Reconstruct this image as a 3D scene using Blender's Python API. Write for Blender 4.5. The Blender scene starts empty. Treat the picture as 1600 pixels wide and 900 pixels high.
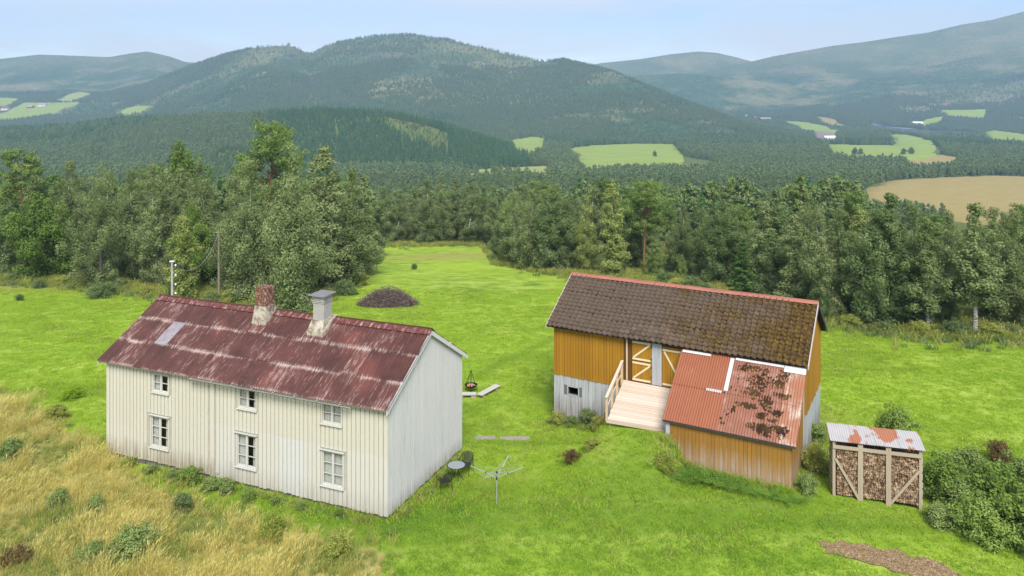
import bpy, bmesh, math, random
import numpy as np
from mathutils import Matrix, Vector, Euler
from mathutils.geometry import delaunay_2d_cdt

# ------------------------------------------------------------------ camera, sky, sun, exposure
scene = bpy.context.scene
CAM_H = 16.2            # drone height above the house ground
F_PX, HORIZON = 1192.0, 165.0   # focal length and horizon row in a 1600 x 900 frame
cam_data = bpy.data.cameras.new('camera')
cam = bpy.data.objects.new('camera', cam_data)
scene.collection.objects.link(cam)
cam.location = (0, 0, CAM_H)
cam.rotation_euler = (math.radians(90), 0, 0)
cam_data.sensor_width = 36.0
cam_data.lens = 36.0 * F_PX / 1600.0
cam_data.shift_y = -(450.0 - HORIZON) / 1600.0
cam_data.clip_start = 0.5
cam_data.clip_end = 30000
scene.camera = cam

SUN_EL, SUN_AZ = math.radians(48), math.radians(172)    # azimuth clockwise from +Y: behind the camera
world = bpy.data.worlds.new('World')
scene.world = world
world.use_nodes = True
wn = world.node_tree
for n in list(wn.nodes):
    wn.nodes.remove(n)
w_out = wn.nodes.new('ShaderNodeOutputWorld')
w_bg = wn.nodes.new('ShaderNodeBackground')
w_bg.inputs['Strength'].default_value = 0.066
w_sky = wn.nodes.new('ShaderNodeTexSky')
w_sky.sky_type = 'NISHITA'
w_sky.sun_disc = False
w_sky.sun_elevation = SUN_EL
w_sky.sun_rotation = SUN_AZ
w_sky.altitude = 200
w_sky.air_density = 1.0
w_sky.dust_density = 0.1
w_sky.ozone_density = 1.0
w_tc = wn.nodes.new('ShaderNodeTexCoord')
w_sep = wn.nodes.new('ShaderNodeSeparateXYZ')
wn.links.new(w_tc.outputs['Generated'], w_sep.inputs[0])
# thin cloud sheet: the view direction is projected on a flat layer high above
w_zc = wn.nodes.new('ShaderNodeMath'); w_zc.operation = 'MAXIMUM'; w_zc.inputs[1].default_value = 0.0
wn.links.new(w_sep.outputs['Z'], w_zc.inputs[0])
w_za = wn.nodes.new('ShaderNodeMath'); w_za.operation = 'ADD'; w_za.inputs[1].default_value = 0.09
wn.links.new(w_zc.outputs[0], w_za.inputs[0])
w_dx = wn.nodes.new('ShaderNodeMath'); w_dx.operation = 'DIVIDE'
w_dy = wn.nodes.new('ShaderNodeMath'); w_dy.operation = 'DIVIDE'
wn.links.new(w_sep.outputs['X'], w_dx.inputs[0]); wn.links.new(w_za.outputs[0], w_dx.inputs[1])
wn.links.new(w_sep.outputs['Y'], w_dy.inputs[0]); wn.links.new(w_za.outputs[0], w_dy.inputs[1])
w_cmb = wn.nodes.new('ShaderNodeCombineXYZ')
w_cmb.inputs[2].default_value = 3.7
wn.links.new(w_dx.outputs[0], w_cmb.inputs[0]); wn.links.new(w_dy.outputs[0], w_cmb.inputs[1])
w_no = wn.nodes.new('ShaderNodeTexNoise')
w_no.inputs['Scale'].default_value = 0.55
w_no.inputs['Detail'].default_value = 7
w_no.inputs['Roughness'].default_value = 0.55
w_no.inputs['Distortion'].default_value = 0.6
wn.links.new(w_cmb.outputs[0], w_no.inputs['Vector'])
w_rp = wn.nodes.new('ShaderNodeValToRGB')
w_rp.color_ramp.elements[0].position = 0.40; w_rp.color_ramp.elements[0].color = (0.06, 0.06, 0.06, 1)
w_rp.color_ramp.elements[1].position = 0.63; w_rp.color_ramp.elements[1].color = (0.9, 0.9, 0.9, 1)
wn.links.new(w_no.outputs['Fac'], w_rp.inputs[0])
w_mx = wn.nodes.new('ShaderNodeMix'); w_mx.data_type = 'RGBA'
wn.links.new(w_rp.outputs['Color'], w_mx.inputs[0])
w_tn = wn.nodes.new('ShaderNodeMix'); w_tn.data_type = 'RGBA'; w_tn.blend_type = 'MULTIPLY'; w_tn.inputs[0].default_value = 1.0
w_tn.inputs[7].default_value = (0.97, 0.92, 1.0, 1)      # a touch less green over the whole sky
wn.links.new(w_sky.outputs['Color'], w_tn.inputs[6])
wn.links.new(w_tn.outputs[2], w_mx.inputs[6])
w_mx.inputs[7].default_value = (5.9, 6.0, 6.2, 1)
wn.links.new(w_mx.outputs[2], w_bg.inputs['Color'])
wn.links.new(w_bg.outputs[0], w_out.inputs[0])

sun_data = bpy.data.lights.new('sun', 'SUN')
sun_data.energy = 2.1
sun_data.angle = math.radians(25)
sun_data.color = (1.0, 0.95, 0.87)
sun = bpy.data.objects.new('sun', sun_data)
scene.collection.objects.link(sun)
sd = Vector((math.sin(SUN_AZ) * math.cos(SUN_EL), math.cos(SUN_AZ) * math.cos(SUN_EL), math.sin(SUN_EL)))
sun.rotation_euler = sd.to_track_quat('Z', 'Y').to_euler()
sun.location = (0, 0, 80)

vs = scene.view_settings
vs.view_transform = 'Standard'
vs.look = 'None'
vs.gamma = 1.0
vs.use_curve_mapping = False
vs.exposure = 1.45
scene.cycles.use_denoising = True
scene.cycles.max_bounces = 6
scene.cycles.diffuse_bounces = 3
scene.cycles.transparent_max_bounces = 8
scene.cycles.volume_bounces = 0

# ------------------------------------------------------------------ small helpers
rng = np.random.default_rng(7)
random.seed(7)
COL = scene.collection


def tag(o, label=None, cat=None, group=None, kind=None):
    if label: o['label'] = label
    if cat: o['category'] = cat
    if group: o['group'] = group
    if kind: o['kind'] = kind
    return o


def link(o, parent=None):
    COL.objects.link(o)
    if parent is not None:
        o.parent = parent
    return o


def empty(name, loc, rz=0.0):
    o = bpy.data.objects.new(name, None)
    o.location = loc
    o.rotation_euler = (0, 0, rz)
    o.empty_display_size = 0.3
    return link(o)


def piece(name, mesh, mat, parent, loc=(0, 0, 0), rot=(0, 0, 0), scale=(1, 1, 1)):
    o = bpy.data.objects.new(name, mesh)
    o.location = loc; o.rotation_euler = rot; o.scale = scale
    if mat is not None:
        if len(mesh.materials) == 0:
            mesh.materials.append(mat)
        elif mesh.materials[0] != mat:
            o.material_slots[0].link = 'OBJECT'
            o.material_slots[0].material = mat
    return link(o, parent)


def copy_tree(o, parent=None):
    c = o.copy()
    link(c)
    c.parent = parent
    for ch in list(o.children):
        copy_tree(ch, c)
    return c


def np_mesh(name, verts, faces, tint=None, smooth=False):
    """verts (n,3), faces (m,k) all with k corners"""
    verts = np.asarray(verts, np.float32); faces = np.asarray(faces, np.int32)
    me = bpy.data.meshes.new(name)
    k = faces.shape[1]
    me.vertices.add(len(verts)); me.vertices.foreach_set('co', verts.ravel())
    me.loops.add(faces.size); me.loops.foreach_set('vertex_index', faces.ravel())
    me.polygons.add(len(faces))
    me.polygons.foreach_set('loop_start', np.arange(0, faces.size, k, dtype=np.int32))
    if smooth:
        me.polygons.foreach_set('use_smooth', np.ones(len(faces), bool))
    me.update(calc_edges=True)
    if tint is not None:
        at = me.attributes.new('tint', 'FLOAT', 'FACE')
        at.data.foreach_set('value', np.asarray(tint, np.float32))
    return me


class MB:
    """collects boxes, bars, tubes, prisms into one mesh"""
    def __init__(self):
        self.v = []; self.f = []

    def add(self, vs_, fs_):
        o = len(self.v)
        self.v += [tuple(p) for p in vs_]
        self.f += [tuple(i + o for i in q) for q in fs_]
        return self

    def box(self, x0, x1, y0, y1, z0, z1, m=None):
        p = [(x0, y0, z0), (x1, y0, z0), (x1, y1, z0), (x0, y1, z0), (x0, y0, z1), (x1, y0, z1), (x1, y1, z1), (x0, y1, z1)]
        if m is not None:
            p = [m @ Vector(q) for q in p]
        return self.add(p, [(0, 3, 2, 1), (4, 5, 6, 7), (0, 1, 5, 4), (1, 2, 6, 5), (2, 3, 7, 6), (3, 0, 4, 7)])

    def bar(self, a, b, w, h, up=(0, 0, 1)):
        a = Vector(a); b = Vector(b); d = (b - a).normalized(); up = Vector(up)
        s = d.cross(up)
        if s.length < 1e-4:
            s = d.cross(Vector((0, 1, 0)))
        s.normalize(); n = s.cross(d).normalized()
        p = []
        for c in (a, b):
            for i, j in ((-1, -1), (1, -1), (1, 1), (-1, 1)):
                p.append(c + s * (i * w / 2) + n * (j * h / 2))
        return self.add(p, [(0, 3, 2, 1), (4, 5, 6, 7), (0, 1, 5, 4), (1, 2, 6, 5), (2, 3, 7, 6), (3, 0, 4, 7)])

    def tube(self, pts, rad, n=8, cap=True):
        pts = [Vector(p) for p in pts]
        if not hasattr(rad, '__len__'):
            rad = [rad] * len(pts)
        rings = []
        o = len(self.v)
        ref = Vector((0.31, 0.17, 0.93))
        for i, p in enumerate(pts):
            d = (pts[min(i + 1, len(pts) - 1)] - pts[max(i - 1, 0)])
            if d.length < 1e-7: d = Vector((0, 0, 1))
            d.normalize()
            r = ref if abs(d.dot(ref)) < 0.95 else Vector((1, 0, 0))
            s = d.cross(r).normalized(); t = d.cross(s).normalized()
            for k in range(n):
                a = 2 * math.pi * k / n
                self.v.append(tuple(p + (s * math.cos(a) + t * math.sin(a)) * rad[i]))
        for i in range(len(pts) - 1):
            for k in range(n):
                a = o + i * n + k; b = o + i * n + (k + 1) % n
                self.f.append((a, b, b + n, a + n))
        if cap:
            self.f.append(tuple(o + k for k in range(n))[::-1])
            self.f.append(tuple(o + (len(pts) - 1) * n + k for k in range(n)))
        return self

    def lathe(self, prof, c=(0, 0, 0), n=16):
        o = len(self.v)
        for r, z in prof:
            for k in range(n):
                a = 2 * math.pi * k / n
                self.v.append((c[0] + r * math.cos(a), c[1] + r * math.sin(a), c[2] + z))
        for i in range(len(prof) - 1):
            for k in range(n):
                a = o + i * n + k; b = o + i * n + (k + 1) % n
                self.f.append((a, b, b + n, a + n))
        self.f.append(tuple(o + k for k in range(n))[::-1])
        self.f.append(tuple(o + (len(prof) - 1) * n + k for k in range(n)))
        return self

    def mesh(self, name, smooth=False):
        me = bpy.data.meshes.new(name)
        me.from_pydata(self.v, [], self.f)
        if smooth:
            me.polygons.foreach_set('use_smooth', [True] * len(me.polygons))
        me.update()
        return me

    def build(self, name, mat, parent=None, smooth=False, bevel=0.0):
        me = self.mesh(name, smooth)
        me.materials.append(mat)
        o = bpy.data.objects.new(name, me)
        if bevel > 0:
            b = o.modifiers.new('bevel', 'BEVEL'); b.width = bevel; b.segments = 1; b.limit_method = 'ANGLE'
        return link(o, parent)


UNIT = MB().box(-0.5, 0.5, -0.5, 0.5, -0.5, 0.5).mesh('board_block')


# ------------------------------------------------------------------ node helpers
class NT:
    def __init__(self, name):
        self.m = bpy.data.materials.new(name)
        self.m.use_nodes = True
        self.t = self.m.node_tree
        self.b = self.t.nodes['Principled BSDF']
        self.o = self.t.nodes['Material Output']

    def put(self, sock, v):
        if hasattr(v, 'is_output') or isinstance(v, bpy.types.NodeSocket):
            self.t.links.new(v, sock)
        elif isinstance(v, (tuple, list)) and len(v) == 3 and sock.type == 'RGBA':
            sock.default_value = (*v, 1)
        else:
            sock.default_value = v

    def n(self, typ, ins=None, **at):
        nd = self.t.nodes.new(typ)
        for k, v in at.items():
            setattr(nd, k, v)
        for k, v in (ins or {}).items():
            self.put(nd.inputs[k], v)
        return nd

    def pos(self): return self.n('ShaderNodeNewGeometry').outputs['Position']
    def obj(self, ref=None):
        nd = self.n('ShaderNodeTexCoord')
        if ref is not None: nd.object = ref
        return nd.outputs['Object']
    def rnd(self): return self.n('ShaderNodeObjectInfo').outputs['Random']
    def map(self, v, sc=(1, 1, 1), loc=(0, 0, 0), rot=(0, 0, 0)):
        return self.n('ShaderNodeMapping', {'Vector': v, 'Scale': sc, 'Location': loc, 'Rotation': rot}).outputs[0]
    def noise(self, v, s=1.0, d=3, r=0.55, dist=0.0):
        return self.n('ShaderNodeTexNoise', {'Vector': v, 'Scale': s, 'Detail': d, 'Roughness': r, 'Distortion': dist}).outputs['Fac']
    def vor(self, v, s=1.0):
        return self.n('ShaderNodeTexVoronoi', {'Vector': v, 'Scale': s}).outputs['Distance']
    def math(self, op, a, b=0.0, clamp=False):
        nd = self.n('ShaderNodeMath', operation=op, use_clamp=clamp)
        self.put(nd.inputs[0], a); self.put(nd.inputs[1], b)
        return nd.outputs[0]
    def mr(self, v, a, b, c=0.0, d=1.0):
        return self.n('ShaderNodeMapRange', {'Value': v, 'From Min': a, 'From Max': b, 'To Min': c, 'To Max': d}, clamp=True).outputs[0]
    def mix(self, f, a, b, bt='MIX'):
        nd = self.n('ShaderNodeMix', data_type='RGBA', blend_type=bt)
        self.put(nd.inputs[0], f); self.put(nd.inputs[6], a); self.put(nd.inputs[7], b)
        return nd.outputs[2]
    def ramp(self, f, stops):
        nd = self.n('ShaderNodeValToRGB', {0: f})
        cr = nd.color_ramp
        while len(cr.elements) < len(stops): cr.elements.new(0.5)
        for e, (p, c) in zip(cr.elements, stops):
            e.position = p; e.color = (*c, 1) if len(c) == 3 else c
        return nd.outputs[0]
    def att(self, name, out='Fac'):
        return self.n('ShaderNodeAttribute', attribute_name=name).outputs[out]
    def xyz(self, v):
        return self.n('ShaderNodeSeparateXYZ', {0: v}).outputs
    def bump(self, h, s=0.3, d=0.05):
        return self.n('ShaderNodeBump', {'Height': h, 'Strength': s, 'Distance': d}).outputs[0]
    def fin(self, col, rough=0.8, normal=None, spec=0.3, metal=0.0):
        self.put(self.b.inputs['Base Color'], col)
        self.put(self.b.inputs['Roughness'], rough)
        self.put(self.b.inputs['Specular IOR Level'], spec)
        self.put(self.b.inputs['Metallic'], metal)
        if normal is not None: self.put(self.b.inputs['Normal'], normal)
        return self.m


def simple(name, col, rough=0.7, var=0.25, scale=3.0, metal=0.0, spec=0.3):
    t = NT(name)
    p = t.pos()
    f = t.noise(p, scale, 4)
    c = t.mix(f, tuple(x * (1 - var) for x in col), tuple(min(1, x * (1 + var)) for x in col))
    return t.fin(c, rough, spec=spec, metal=metal)


# ------------------------------------------------------------------ numpy noise and the terrain
def _hash(ix, iy, seed):
    h = (ix.astype(np.int64) * 374761393 + iy.astype(np.int64) * 668265263 + seed * 1442695041) & 0xFFFFFFFF
    h = ((h ^ (h >> 13)) * 1274126177) & 0xFFFFFFFF
    return ((h ^ (h >> 16)) & 0xFFFF) / 65535.0


def vnoise(x, y, seed=0):
    ix = np.floor(x); iy = np.floor(y); fx = x - ix; fy = y - iy
    fx = fx * fx * (3 - 2 * fx); fy = fy * fy * (3 - 2 * fy)
    a = _hash(ix, iy, seed); b = _hash(ix + 1, iy, seed); c = _hash(ix, iy + 1, seed); d = _hash(ix + 1, iy + 1, seed)
    return (a * (1 - fx) + b * fx) * (1 - fy) + (c * (1 - fx) + d * fx) * fy


def fbm(x, y, oct_=4, seed=0):
    s = 0; amp = 0.5; tot = 0
    for o in range(oct_):
        s = s + amp * (vnoise(x * 2 ** o, y * 2 ** o, seed + o) - 0.5); tot += amp; amp *= 0.5
    return s / tot * 2      # about -1..1


def sm(t):
    t = np.clip(t, 0, 1)
    return t * t * (3 - 2 * t)


def row_z(row, d):       # height seen at that picture row at distance d
    return CAM_H - (row - HORIZON) / F_PX * d


# ridges: (px, row of skyline, distance of crest), foot distance, tree height on the crest
RIDGES = [
    dict(px=[-300, 0, 100, 180, 300, 400, 500, 600, 680, 740, 790, 815, 840],
         row=[200, 196, 191, 180, 174, 169, 164, 167, 184, 204, 224, 240, 268],
         dist=[1150, 1150, 1150, 1150, 1120, 1080, 1050, 1040, 1020, 990, 950, 900, 850], foot=[770] * 13, tree=13, back=500),
    dict(px=[-100, 60, 130, 230, 300, 350, 400, 450, 485, 520, 580, 640, 700, 740, 800, 850, 880, 920, 960, 1000, 1050, 1100, 1150, 1200, 1250, 1290, 1330],
         row=[185, 175, 160, 127, 99, 82, 70, 66, 80, 64, 53, 50, 58, 67, 82, 92, 89, 98, 108, 125, 146, 165, 184, 198, 212, 226, 240],
         dist=[2600, 2650, 2700, 2700, 2700, 2650, 2600, 2600, 2650, 2650, 2650, 2650, 2600, 2550, 2450, 2350, 2300, 2250, 2150, 2050, 1900, 1750, 1650, 1550, 1450, 1400, 1350],
         foot=[1750, 1700, 1650, 1600, 1550, 1500, 1480, 1450, 1440, 1430, 1420, 1420, 1410, 1410, 1405, 1400, 1400, 1400, 1400, 1390, 1370, 1350, 1320, 1290, 1260, 1240, 1220], tree=8, back=1500),
    dict(px=[-500, -200, -60, 0, 60, 120, 170, 205, 230, 265, 290, 310, 400, 600, 800],
         row=[120, 105, 96, 91, 84, 86, 88, 82, 79, 87, 96, 97, 112, 130, 170],
         dist=[3600] * 15, foot=[1900] * 10 + [2500] * 5, tree=0, back=1200),
    dict(px=[760, 880, 940, 1000, 1050, 1090, 1120, 1150, 1172, 1200, 1300, 1400],
         row=[160, 110, 98, 92, 84, 80, 82, 89, 95, 100, 115, 150],
         dist=[4200] * 12, foot=[3200] * 12, tree=0, back=700),
    dict(px=[960, 1040, 1100, 1150, 1172, 1210, 1250, 1300, 1350, 1400, 1450, 1500, 1550, 1600, 1700, 1900, 2200],
         row=[160, 130, 112, 100, 96, 87, 80, 71, 65, 57, 50, 38, 30, 17, 0, -20, -10],
         dist=[3800] * 17, foot=[2700, 2700, 2700, 2600, 2600, 2500, 2400, 2400, 2300, 2300, 2200, 2200, 2200, 2200, 2200, 2200, 2200], tree=0, back=1200),
    dict(px=[880, 960, 1000, 1060, 1130, 1200, 1280, 1400, 1500],
         row=[160, 122, 115, 112, 117, 126, 138, 150, 170],
         dist=[3200] * 9, foot=[2500] * 9, tree=4, back=1000),
    dict(px=[1180, 1280, 1340, 1400, 1480, 1560, 1640, 1760, 2000],
         row=[165, 142, 127, 112, 95, 78, 62, 45, 40],
         dist=[3100] * 9, foot=[2050] * 9, tree=4, back=1000),
]
ZV_Y = np.array([-200, 30, 42, 50, 60, 75, 95, 120, 160, 220, 300, 380, 420, 600, 760, 1000, 9600], float)
ZV_Z = np.array([-0.1, -0.1, -0.15, -0.45, -1.2, -2.4, -4.0, -6.2, -11.5, -20.0, -31.0, -39.5, -41.0, -43.5, -50.0, -50.0, -50.0], float)
_yy = np.concatenate([np.arange(-200, 200, 1.0), np.arange(200, 9700, 5.0)])
_zz = np.interp(_yy, ZV_Y, ZV_Z)
for _ in range(3):       # round the corners of the profile
    _zz[:400] = np.convolve(np.pad(_zz[:400], 6, mode='edge'), np.ones(13) / 13, 'valid')
    _zz[396:] = np.convolve(np.pad(_zz[396:], 4, mode='edge'), np.ones(9) / 9, 'valid')

HOUSE_O, HOUSE_YAW = (-19.36, 35.62), -0.3881
BARN_O, BARN_YAW = (1.83, 40.33), -0.5127


def barn_local(x, y):
    c, s = math.cos(BARN_YAW), math.sin(BARN_YAW)
    dx, dy = x - BARN_O[0], y - BARN_O[1]
    return dx * c + dy * s, -dx * s + dy * c


def barn_world(s_, t_):
    c, s = math.cos(BARN_YAW), math.sin(BARN_YAW)
    return BARN_O[0] + s_ * c - t_ * s, BARN_O[1] + s_ * s + t_ * c


def house_world(s_, t_):
    c, s = math.cos(HOUSE_YAW), math.sin(HOUSE_YAW)
    return HOUSE_O[0] + s_ * c - t_ * s, HOUSE_O[1] + s_ * s + t_ * c


def terrain(x, y):
    x = np.asarray(x, float); y = np.asarray(y, float)
    z = np.interp(y, _yy, _zz)
    # undulation, stronger further off
    far = sm((y - 60) / 300)
    z = z + fbm(x / 14, y / 14, 3, 11) * 0.22 * (1 - far) * sm((np.hypot(x - 3, y - 33) - 6) / 30) + fbm(x / 90, y / 90, 4, 3) * 4.0 * far * (1 - 0.8 * sm((y - 380) / 60) * sm((1500 - y) / 200))
    # the ground around the two buildings
    z = z - 0.30 * np.exp(-((x - 1.5) ** 2 + (y - 41) ** 2) / 22.0) - 0.12 * np.exp(-((x + 19) ** 2 + (y - 36) ** 2) / 20.0)
    z = z + 0.38 * np.exp(-((x - 9.5) ** 2 + (y - 33.0) ** 2) / 26.0) + 0.14 * np.exp(-((x - 15) ** 2 + (y - 31) ** 2) / 14.0)
    s_, t_ = barn_local(x, y)
    ramp = np.clip((t_ + 7.2) / 4.7, 0, 1) * sm((0.6 - t_) / 1.0)
    z = z + 1.22 * sm(ramp) * sm((s_ - 3.1) / 1.5) * sm((8.6 - s_) / 1.2)
    # hills
    yp = np.maximum(y, 1.0)
    px = 800 + F_PX * x / yp
    base = z
    rough = fbm(x / 420, y / 420, 5, 21)
    for i, r in enumerate(RIDGES):
        d = np.interp(px, r['px'], r['dist']); row = np.interp(px, r['px'], r['row']); ft = np.interp(px, r['px'], r['foot'])
        zc = row_z(row, d) - r['tree']
        inside = sm((px - r['px'][0]) / 60.0 + 1) * sm((r['px'][-1] - px) / 60.0 + 1)
        t = np.clip((y - ft) / (d - ft), 0, 1)
        s = t * (0.55 + 0.45 * t)
        bk = np.clip((y - d) / r['back'], 0, 1)
        s = np.where(y > d, 1 - sm(bk), s)
        hgt = (zc - base) * s
        hgt = hgt + np.where(hgt > 1, rough * 0.36 * (zc - base) * t * (1 - t) * (y < d), 0)
        z = np.maximum(z, base + hgt * inside)
    return z


def ground(x, y):
    return float(terrain(np.array([x]), np.array([y]))[0])


_march = np.geomspace(14, 9000, 2600)


def hit(px, row):
    """the ground point seen at that pixel of the 1600 x 900 frame"""
    a = (px - 800) / F_PX
    zl = CAM_H - (row - HORIZON) / F_PX * _march
    zt = terrain(a * _march, _march)
    k = np.argmax(zt >= zl)
    if k == 0:
        k = len(_march) - 1
    lo, hi = _march[k - 1], _march[k]
    for _ in range(20):
        m = (lo + hi) / 2
        if ground(a * m, m) >= CAM_H - (row - HORIZON) / F_PX * m: hi = m
        else: lo = m
    return a * hi, hi, ground(a * hi, hi)


def inside_poly(x, y, poly):
    x = np.asarray(x); y = np.asarray(y)
    r = np.zeros(x.shape, bool)
    n = len(poly)
    for i in range(n):
        x0, y0 = poly[i][:2]; x1, y1 = poly[(i + 1) % n][:2]
        c = ((y0 > y) != (y1 > y)) & (x < (x1 - x0) * (y - y0) / (y1 - y0 + 1e-12) + x0)
        r ^= c
    return r


def densify(pts, n):
    out = []
    for i in range(len(pts)):
        a, b = pts[i], pts[(i + 1) % len(pts)]
        for k in range(n):
            out.append((a[0] + (b[0] - a[0]) * k / n, a[1] + (b[1] - a[1]) * k / n))
    return out


def px_poly(pts, n=5, wob=0.0, under=0.0):
    """outline on the ground; under carries the near side on beneath the trees that stand before it"""
    out = []
    mean = sum(q[1] for q in pts) / len(pts)
    for i, (p, r) in enumerate(densify(pts, n)):
        x, y, _ = hit(p, r)
        if under and r > mean:
            x, y, _ = hit(p, r + under / y * F_PX)
        if wob:
            w = (vnoise(np.array([i * 0.7]), np.array([3.3]), 5)[0] - 0.5) * wob
            x += w; y += w
        out.append((x, y))
    return out


def drape(name, poly, step, mat, lift, flat=None, asp=1.0, skirt=0.0):
    """a sheet with that outline lying on the terrain"""
    xs = [p[0] for p in poly]; ys = [p[1] for p in poly]
    gx, gy = np.meshgrid(np.arange(min(xs), max(xs), step), np.arange(min(ys), max(ys), step * asp))
    gx = gx.ravel() + rng.uniform(-.2, .2, gx.size) * step; gy = gy.ravel() + rng.uniform(-.2, .2, gy.size) * step
    k = inside_poly(gx, gy, poly)
    pts = [Vector(p) for p in poly] + [Vector((a, b)) for a, b in zip(gx[k], gy[k])]
    n = len(poly)
    vo, _, fo, *_ = delaunay_2d_cdt(pts, [(i, (i + 1) % n) for i in range(n)], [], 1, 1e-4)
    vx = np.array([v.x for v in vo]); vy = np.array([v.y for v in vo])
    vz = terrain(vx, vy) + lift if flat is None else np.full(vx.shape, flat)
    if skirt:
        vz[:n] = terrain(vx[:n], vy[:n]) - skirt
    me = bpy.data.meshes.new(name)
    me.from_pydata(list(zip(vx, vy, vz)), [], [tuple(f) for f in fo])
    me.materials.append(mat)
    for p in me.polygons: p.use_smooth = True
    me.update()
    if me.polygons and me.polygons[0].normal.z < 0:
        me.flip_normals()
    return link(bpy.data.objects.new(name, me))

# ------------------------------------------------------------------ the setting: ground, lawn, hills
LINE_PX = [(-500, 437), (0, 437), (130, 443), (250, 462), (400, 470), (470, 476), (520, 455), (575, 432), (590, 385), (750, 383), (770, 410), (850, 424),
           (900, 430), (1000, 440), (1100, 452), (1200, 475), (1290, 496), (1400, 516), (1600, 522), (1900, 525)]
LINE = [hit(p, r) for p, r in LINE_PX]
LINE_A = np.array([p[0] / p[1] for p in LINE]); LINE_Y = np.array([p[1] for p in LINE])


def wood_line(x, y):
    return np.interp(x / np.maximum(y, 5), LINE_A, LINE_Y)


STRAW = [hit(p, r)[:2] for p, r in [(-400, 600), (0, 612), (40, 640), (100, 672), (170, 716), (250, 768), (340, 800), (440, 826), (540, 846), (596, 862), (608, 925), (610, 1100), (-400, 1100)]]
SOIL = [hit(p, r)[:2] for p, r in densify([(1283, 848), (1330, 848), (1400, 862), (1470, 880), (1500, 900), (1530, 920), (1450, 915), (1400, 893), (1340, 876), (1290, 864)], 3)]
SOIL = [(x + 0.12 * math.sin(i * 2.3), y + 0.12 * math.cos(i * 3.1)) for i, (x, y) in enumerate(SOIL)]

FIELDS = {
    'valley_field': [
        ([(885, 233), (920, 228), (1000, 225), (1055, 226), (1062, 235), (1072, 246), (1125, 253), (1100, 258), (1000, 256), (915, 262), (908, 250), (900, 240)], 'green'),
        ([(797, 219), (830, 214), (850, 216), (850, 228), (825, 237), (806, 231)], 'green'),
        ([(725, 267), (790, 263), (855, 260), (857, 268), (790, 270), (720, 273)], 'pale'),
        ([(1290, 226), (1336, 227), (1394, 228), (1398, 216), (1385, 209), (1424, 211), (1456, 221), (1474, 238), (1441, 243), (1394, 242), (1336, 242), (1306, 238)], 'green'),
        ([(1403, 254), (1438, 244), (1474, 243), (1512, 250), (1462, 255)], 'tan'),
        ([(1221, 189), (1262, 192), (1312, 200), (1306, 204), (1271, 202), (1247, 197)], 'green'),
        ([(1465, 173), (1541, 172), (1538, 181), (1488, 179)], 'green'),
        ([(1438, 189), (1474, 182), (1471, 187), (1441, 193)], 'green'),
        ([(1537, 207), (1553, 204), (1600, 210), (1640, 214), (1640, 220), (1600, 217), (1547, 213)], 'green'),
        ([(1340, 296), (1394, 282), (1482, 277), (1541, 275), (1600, 277), (1720, 280), (1720, 340), (1600, 332), (1500, 325), (1400, 314), (1350, 305)], 'tan'),
        ([(1180, 304), (1215, 301), (1245, 306), (1200, 312)], 'tan'),
        ([(1271, 206), (1306, 206), (1304, 216), (1278, 215)], 'soil'),
        ([(1274, 182), (1300, 186), (1320, 192), (1290, 190)], 'tan'),
        ([(-20, 152), (31, 155), (12, 162), (-20, 167)], 'green'),
        ([(-20, 176), (19, 170), (37, 161), (84, 161), (125, 160), (119, 165), (78, 175), (25, 183), (-20, 183)], 'green'),
        ([(87, 153), (125, 144), (144, 147), (106, 156)], 'pale'),
        ([(178, 173), (219, 166), (240, 167), (200, 174)], 'green'),
    ],
}
WATER = {
    'river': [([(1350, 188), (1394, 195), (1453, 201), (1541, 209), (1600, 217), (1600, 220), (1497, 211), (1424, 204), (1371, 198)], 0)],
    'lake': [([(560, 274), (690, 272), (740, 268), (745, 272), (720, 277), (690, 281), (560, 283)], 0)],
}
FIELD_POLYS = []
for pts, kind in FIELDS['valley_field']:
    FIELD_POLYS.append((px_poly(pts, 4, under=9.0), kind))
WATER_POLYS = [(nm, px_poly(pts, 4, under=7.0)) for nm, L in WATER.items() for pts, _ in L]


def grass_mat(name, kind):
    t = NT(name)
    p = t.pos()
    n1 = t.noise(p, 0.07, 4, 0.6); n2 = t.noise(p, 0.6, 5, 0.65); n3 = t.noise(p, 5.0, 4, 0.7)
    if kind == 'lawn':
        c = t.ramp(n2, [(0.30, (0.090, 0.175, 0.022)), (0.42, (0.170, 0.275, 0.028)), (0.56, (0.265, 0.375, 0.045)), (0.72, (0.400, 0.480, 0.130))])
        c = t.mix(t.mr(n1, 0.35, 0.65, 0.0, 0.7), c, (0.32, 0.45, 0.040))
        c = t.mix(t.mr(n3, 0.45, 0.75, 0.0, 0.4), c, (0.13, 0.24, 0.012))
        # mowing and wheel lines running out over the field
        w = t.noise(t.map(p, (0.12, 0.6, 0), rot=(0, 0, 0.6)), 1.0, 3, 0.6)
        c = t.mix(t.mr(w, 0.50, 0.66, 0.0, 0.45), c, (0.45, 0.53, 0.11))
        c = t.mix(t.math('MULTIPLY', t.att('dry'), t.mr(n3, 0.25, 0.6), True), c, (0.30, 0.27, 0.085))
        c = t.mix(t.math('MULTIPLY', t.att('dark'), t.mr(n2, 0.2, 0.55), True), c, (0.060, 0.135, 0.014))
    elif kind == 'straw':
        c = t.ramp(n2, [(0.3, (0.18, 0.22, 0.04)), (0.5, (0.32, 0.29, 0.09)), (0.7, (0.42, 0.33, 0.14))])
    elif kind == 'floor':
        c = t.ramp(n2, [(0.3, (0.045, 0.065, 0.02)), (0.5, (0.10, 0.14, 0.03)), (0.7, (0.21, 0.19, 0.06))])
    h = t.math('ADD', t.math('MULTIPLY', n3, 0.5), t.noise(p, 22, 3, 0.7))
    return t.fin(c, 0.9, t.bump(h, 0.6, 0.12), spec=0.1)


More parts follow.
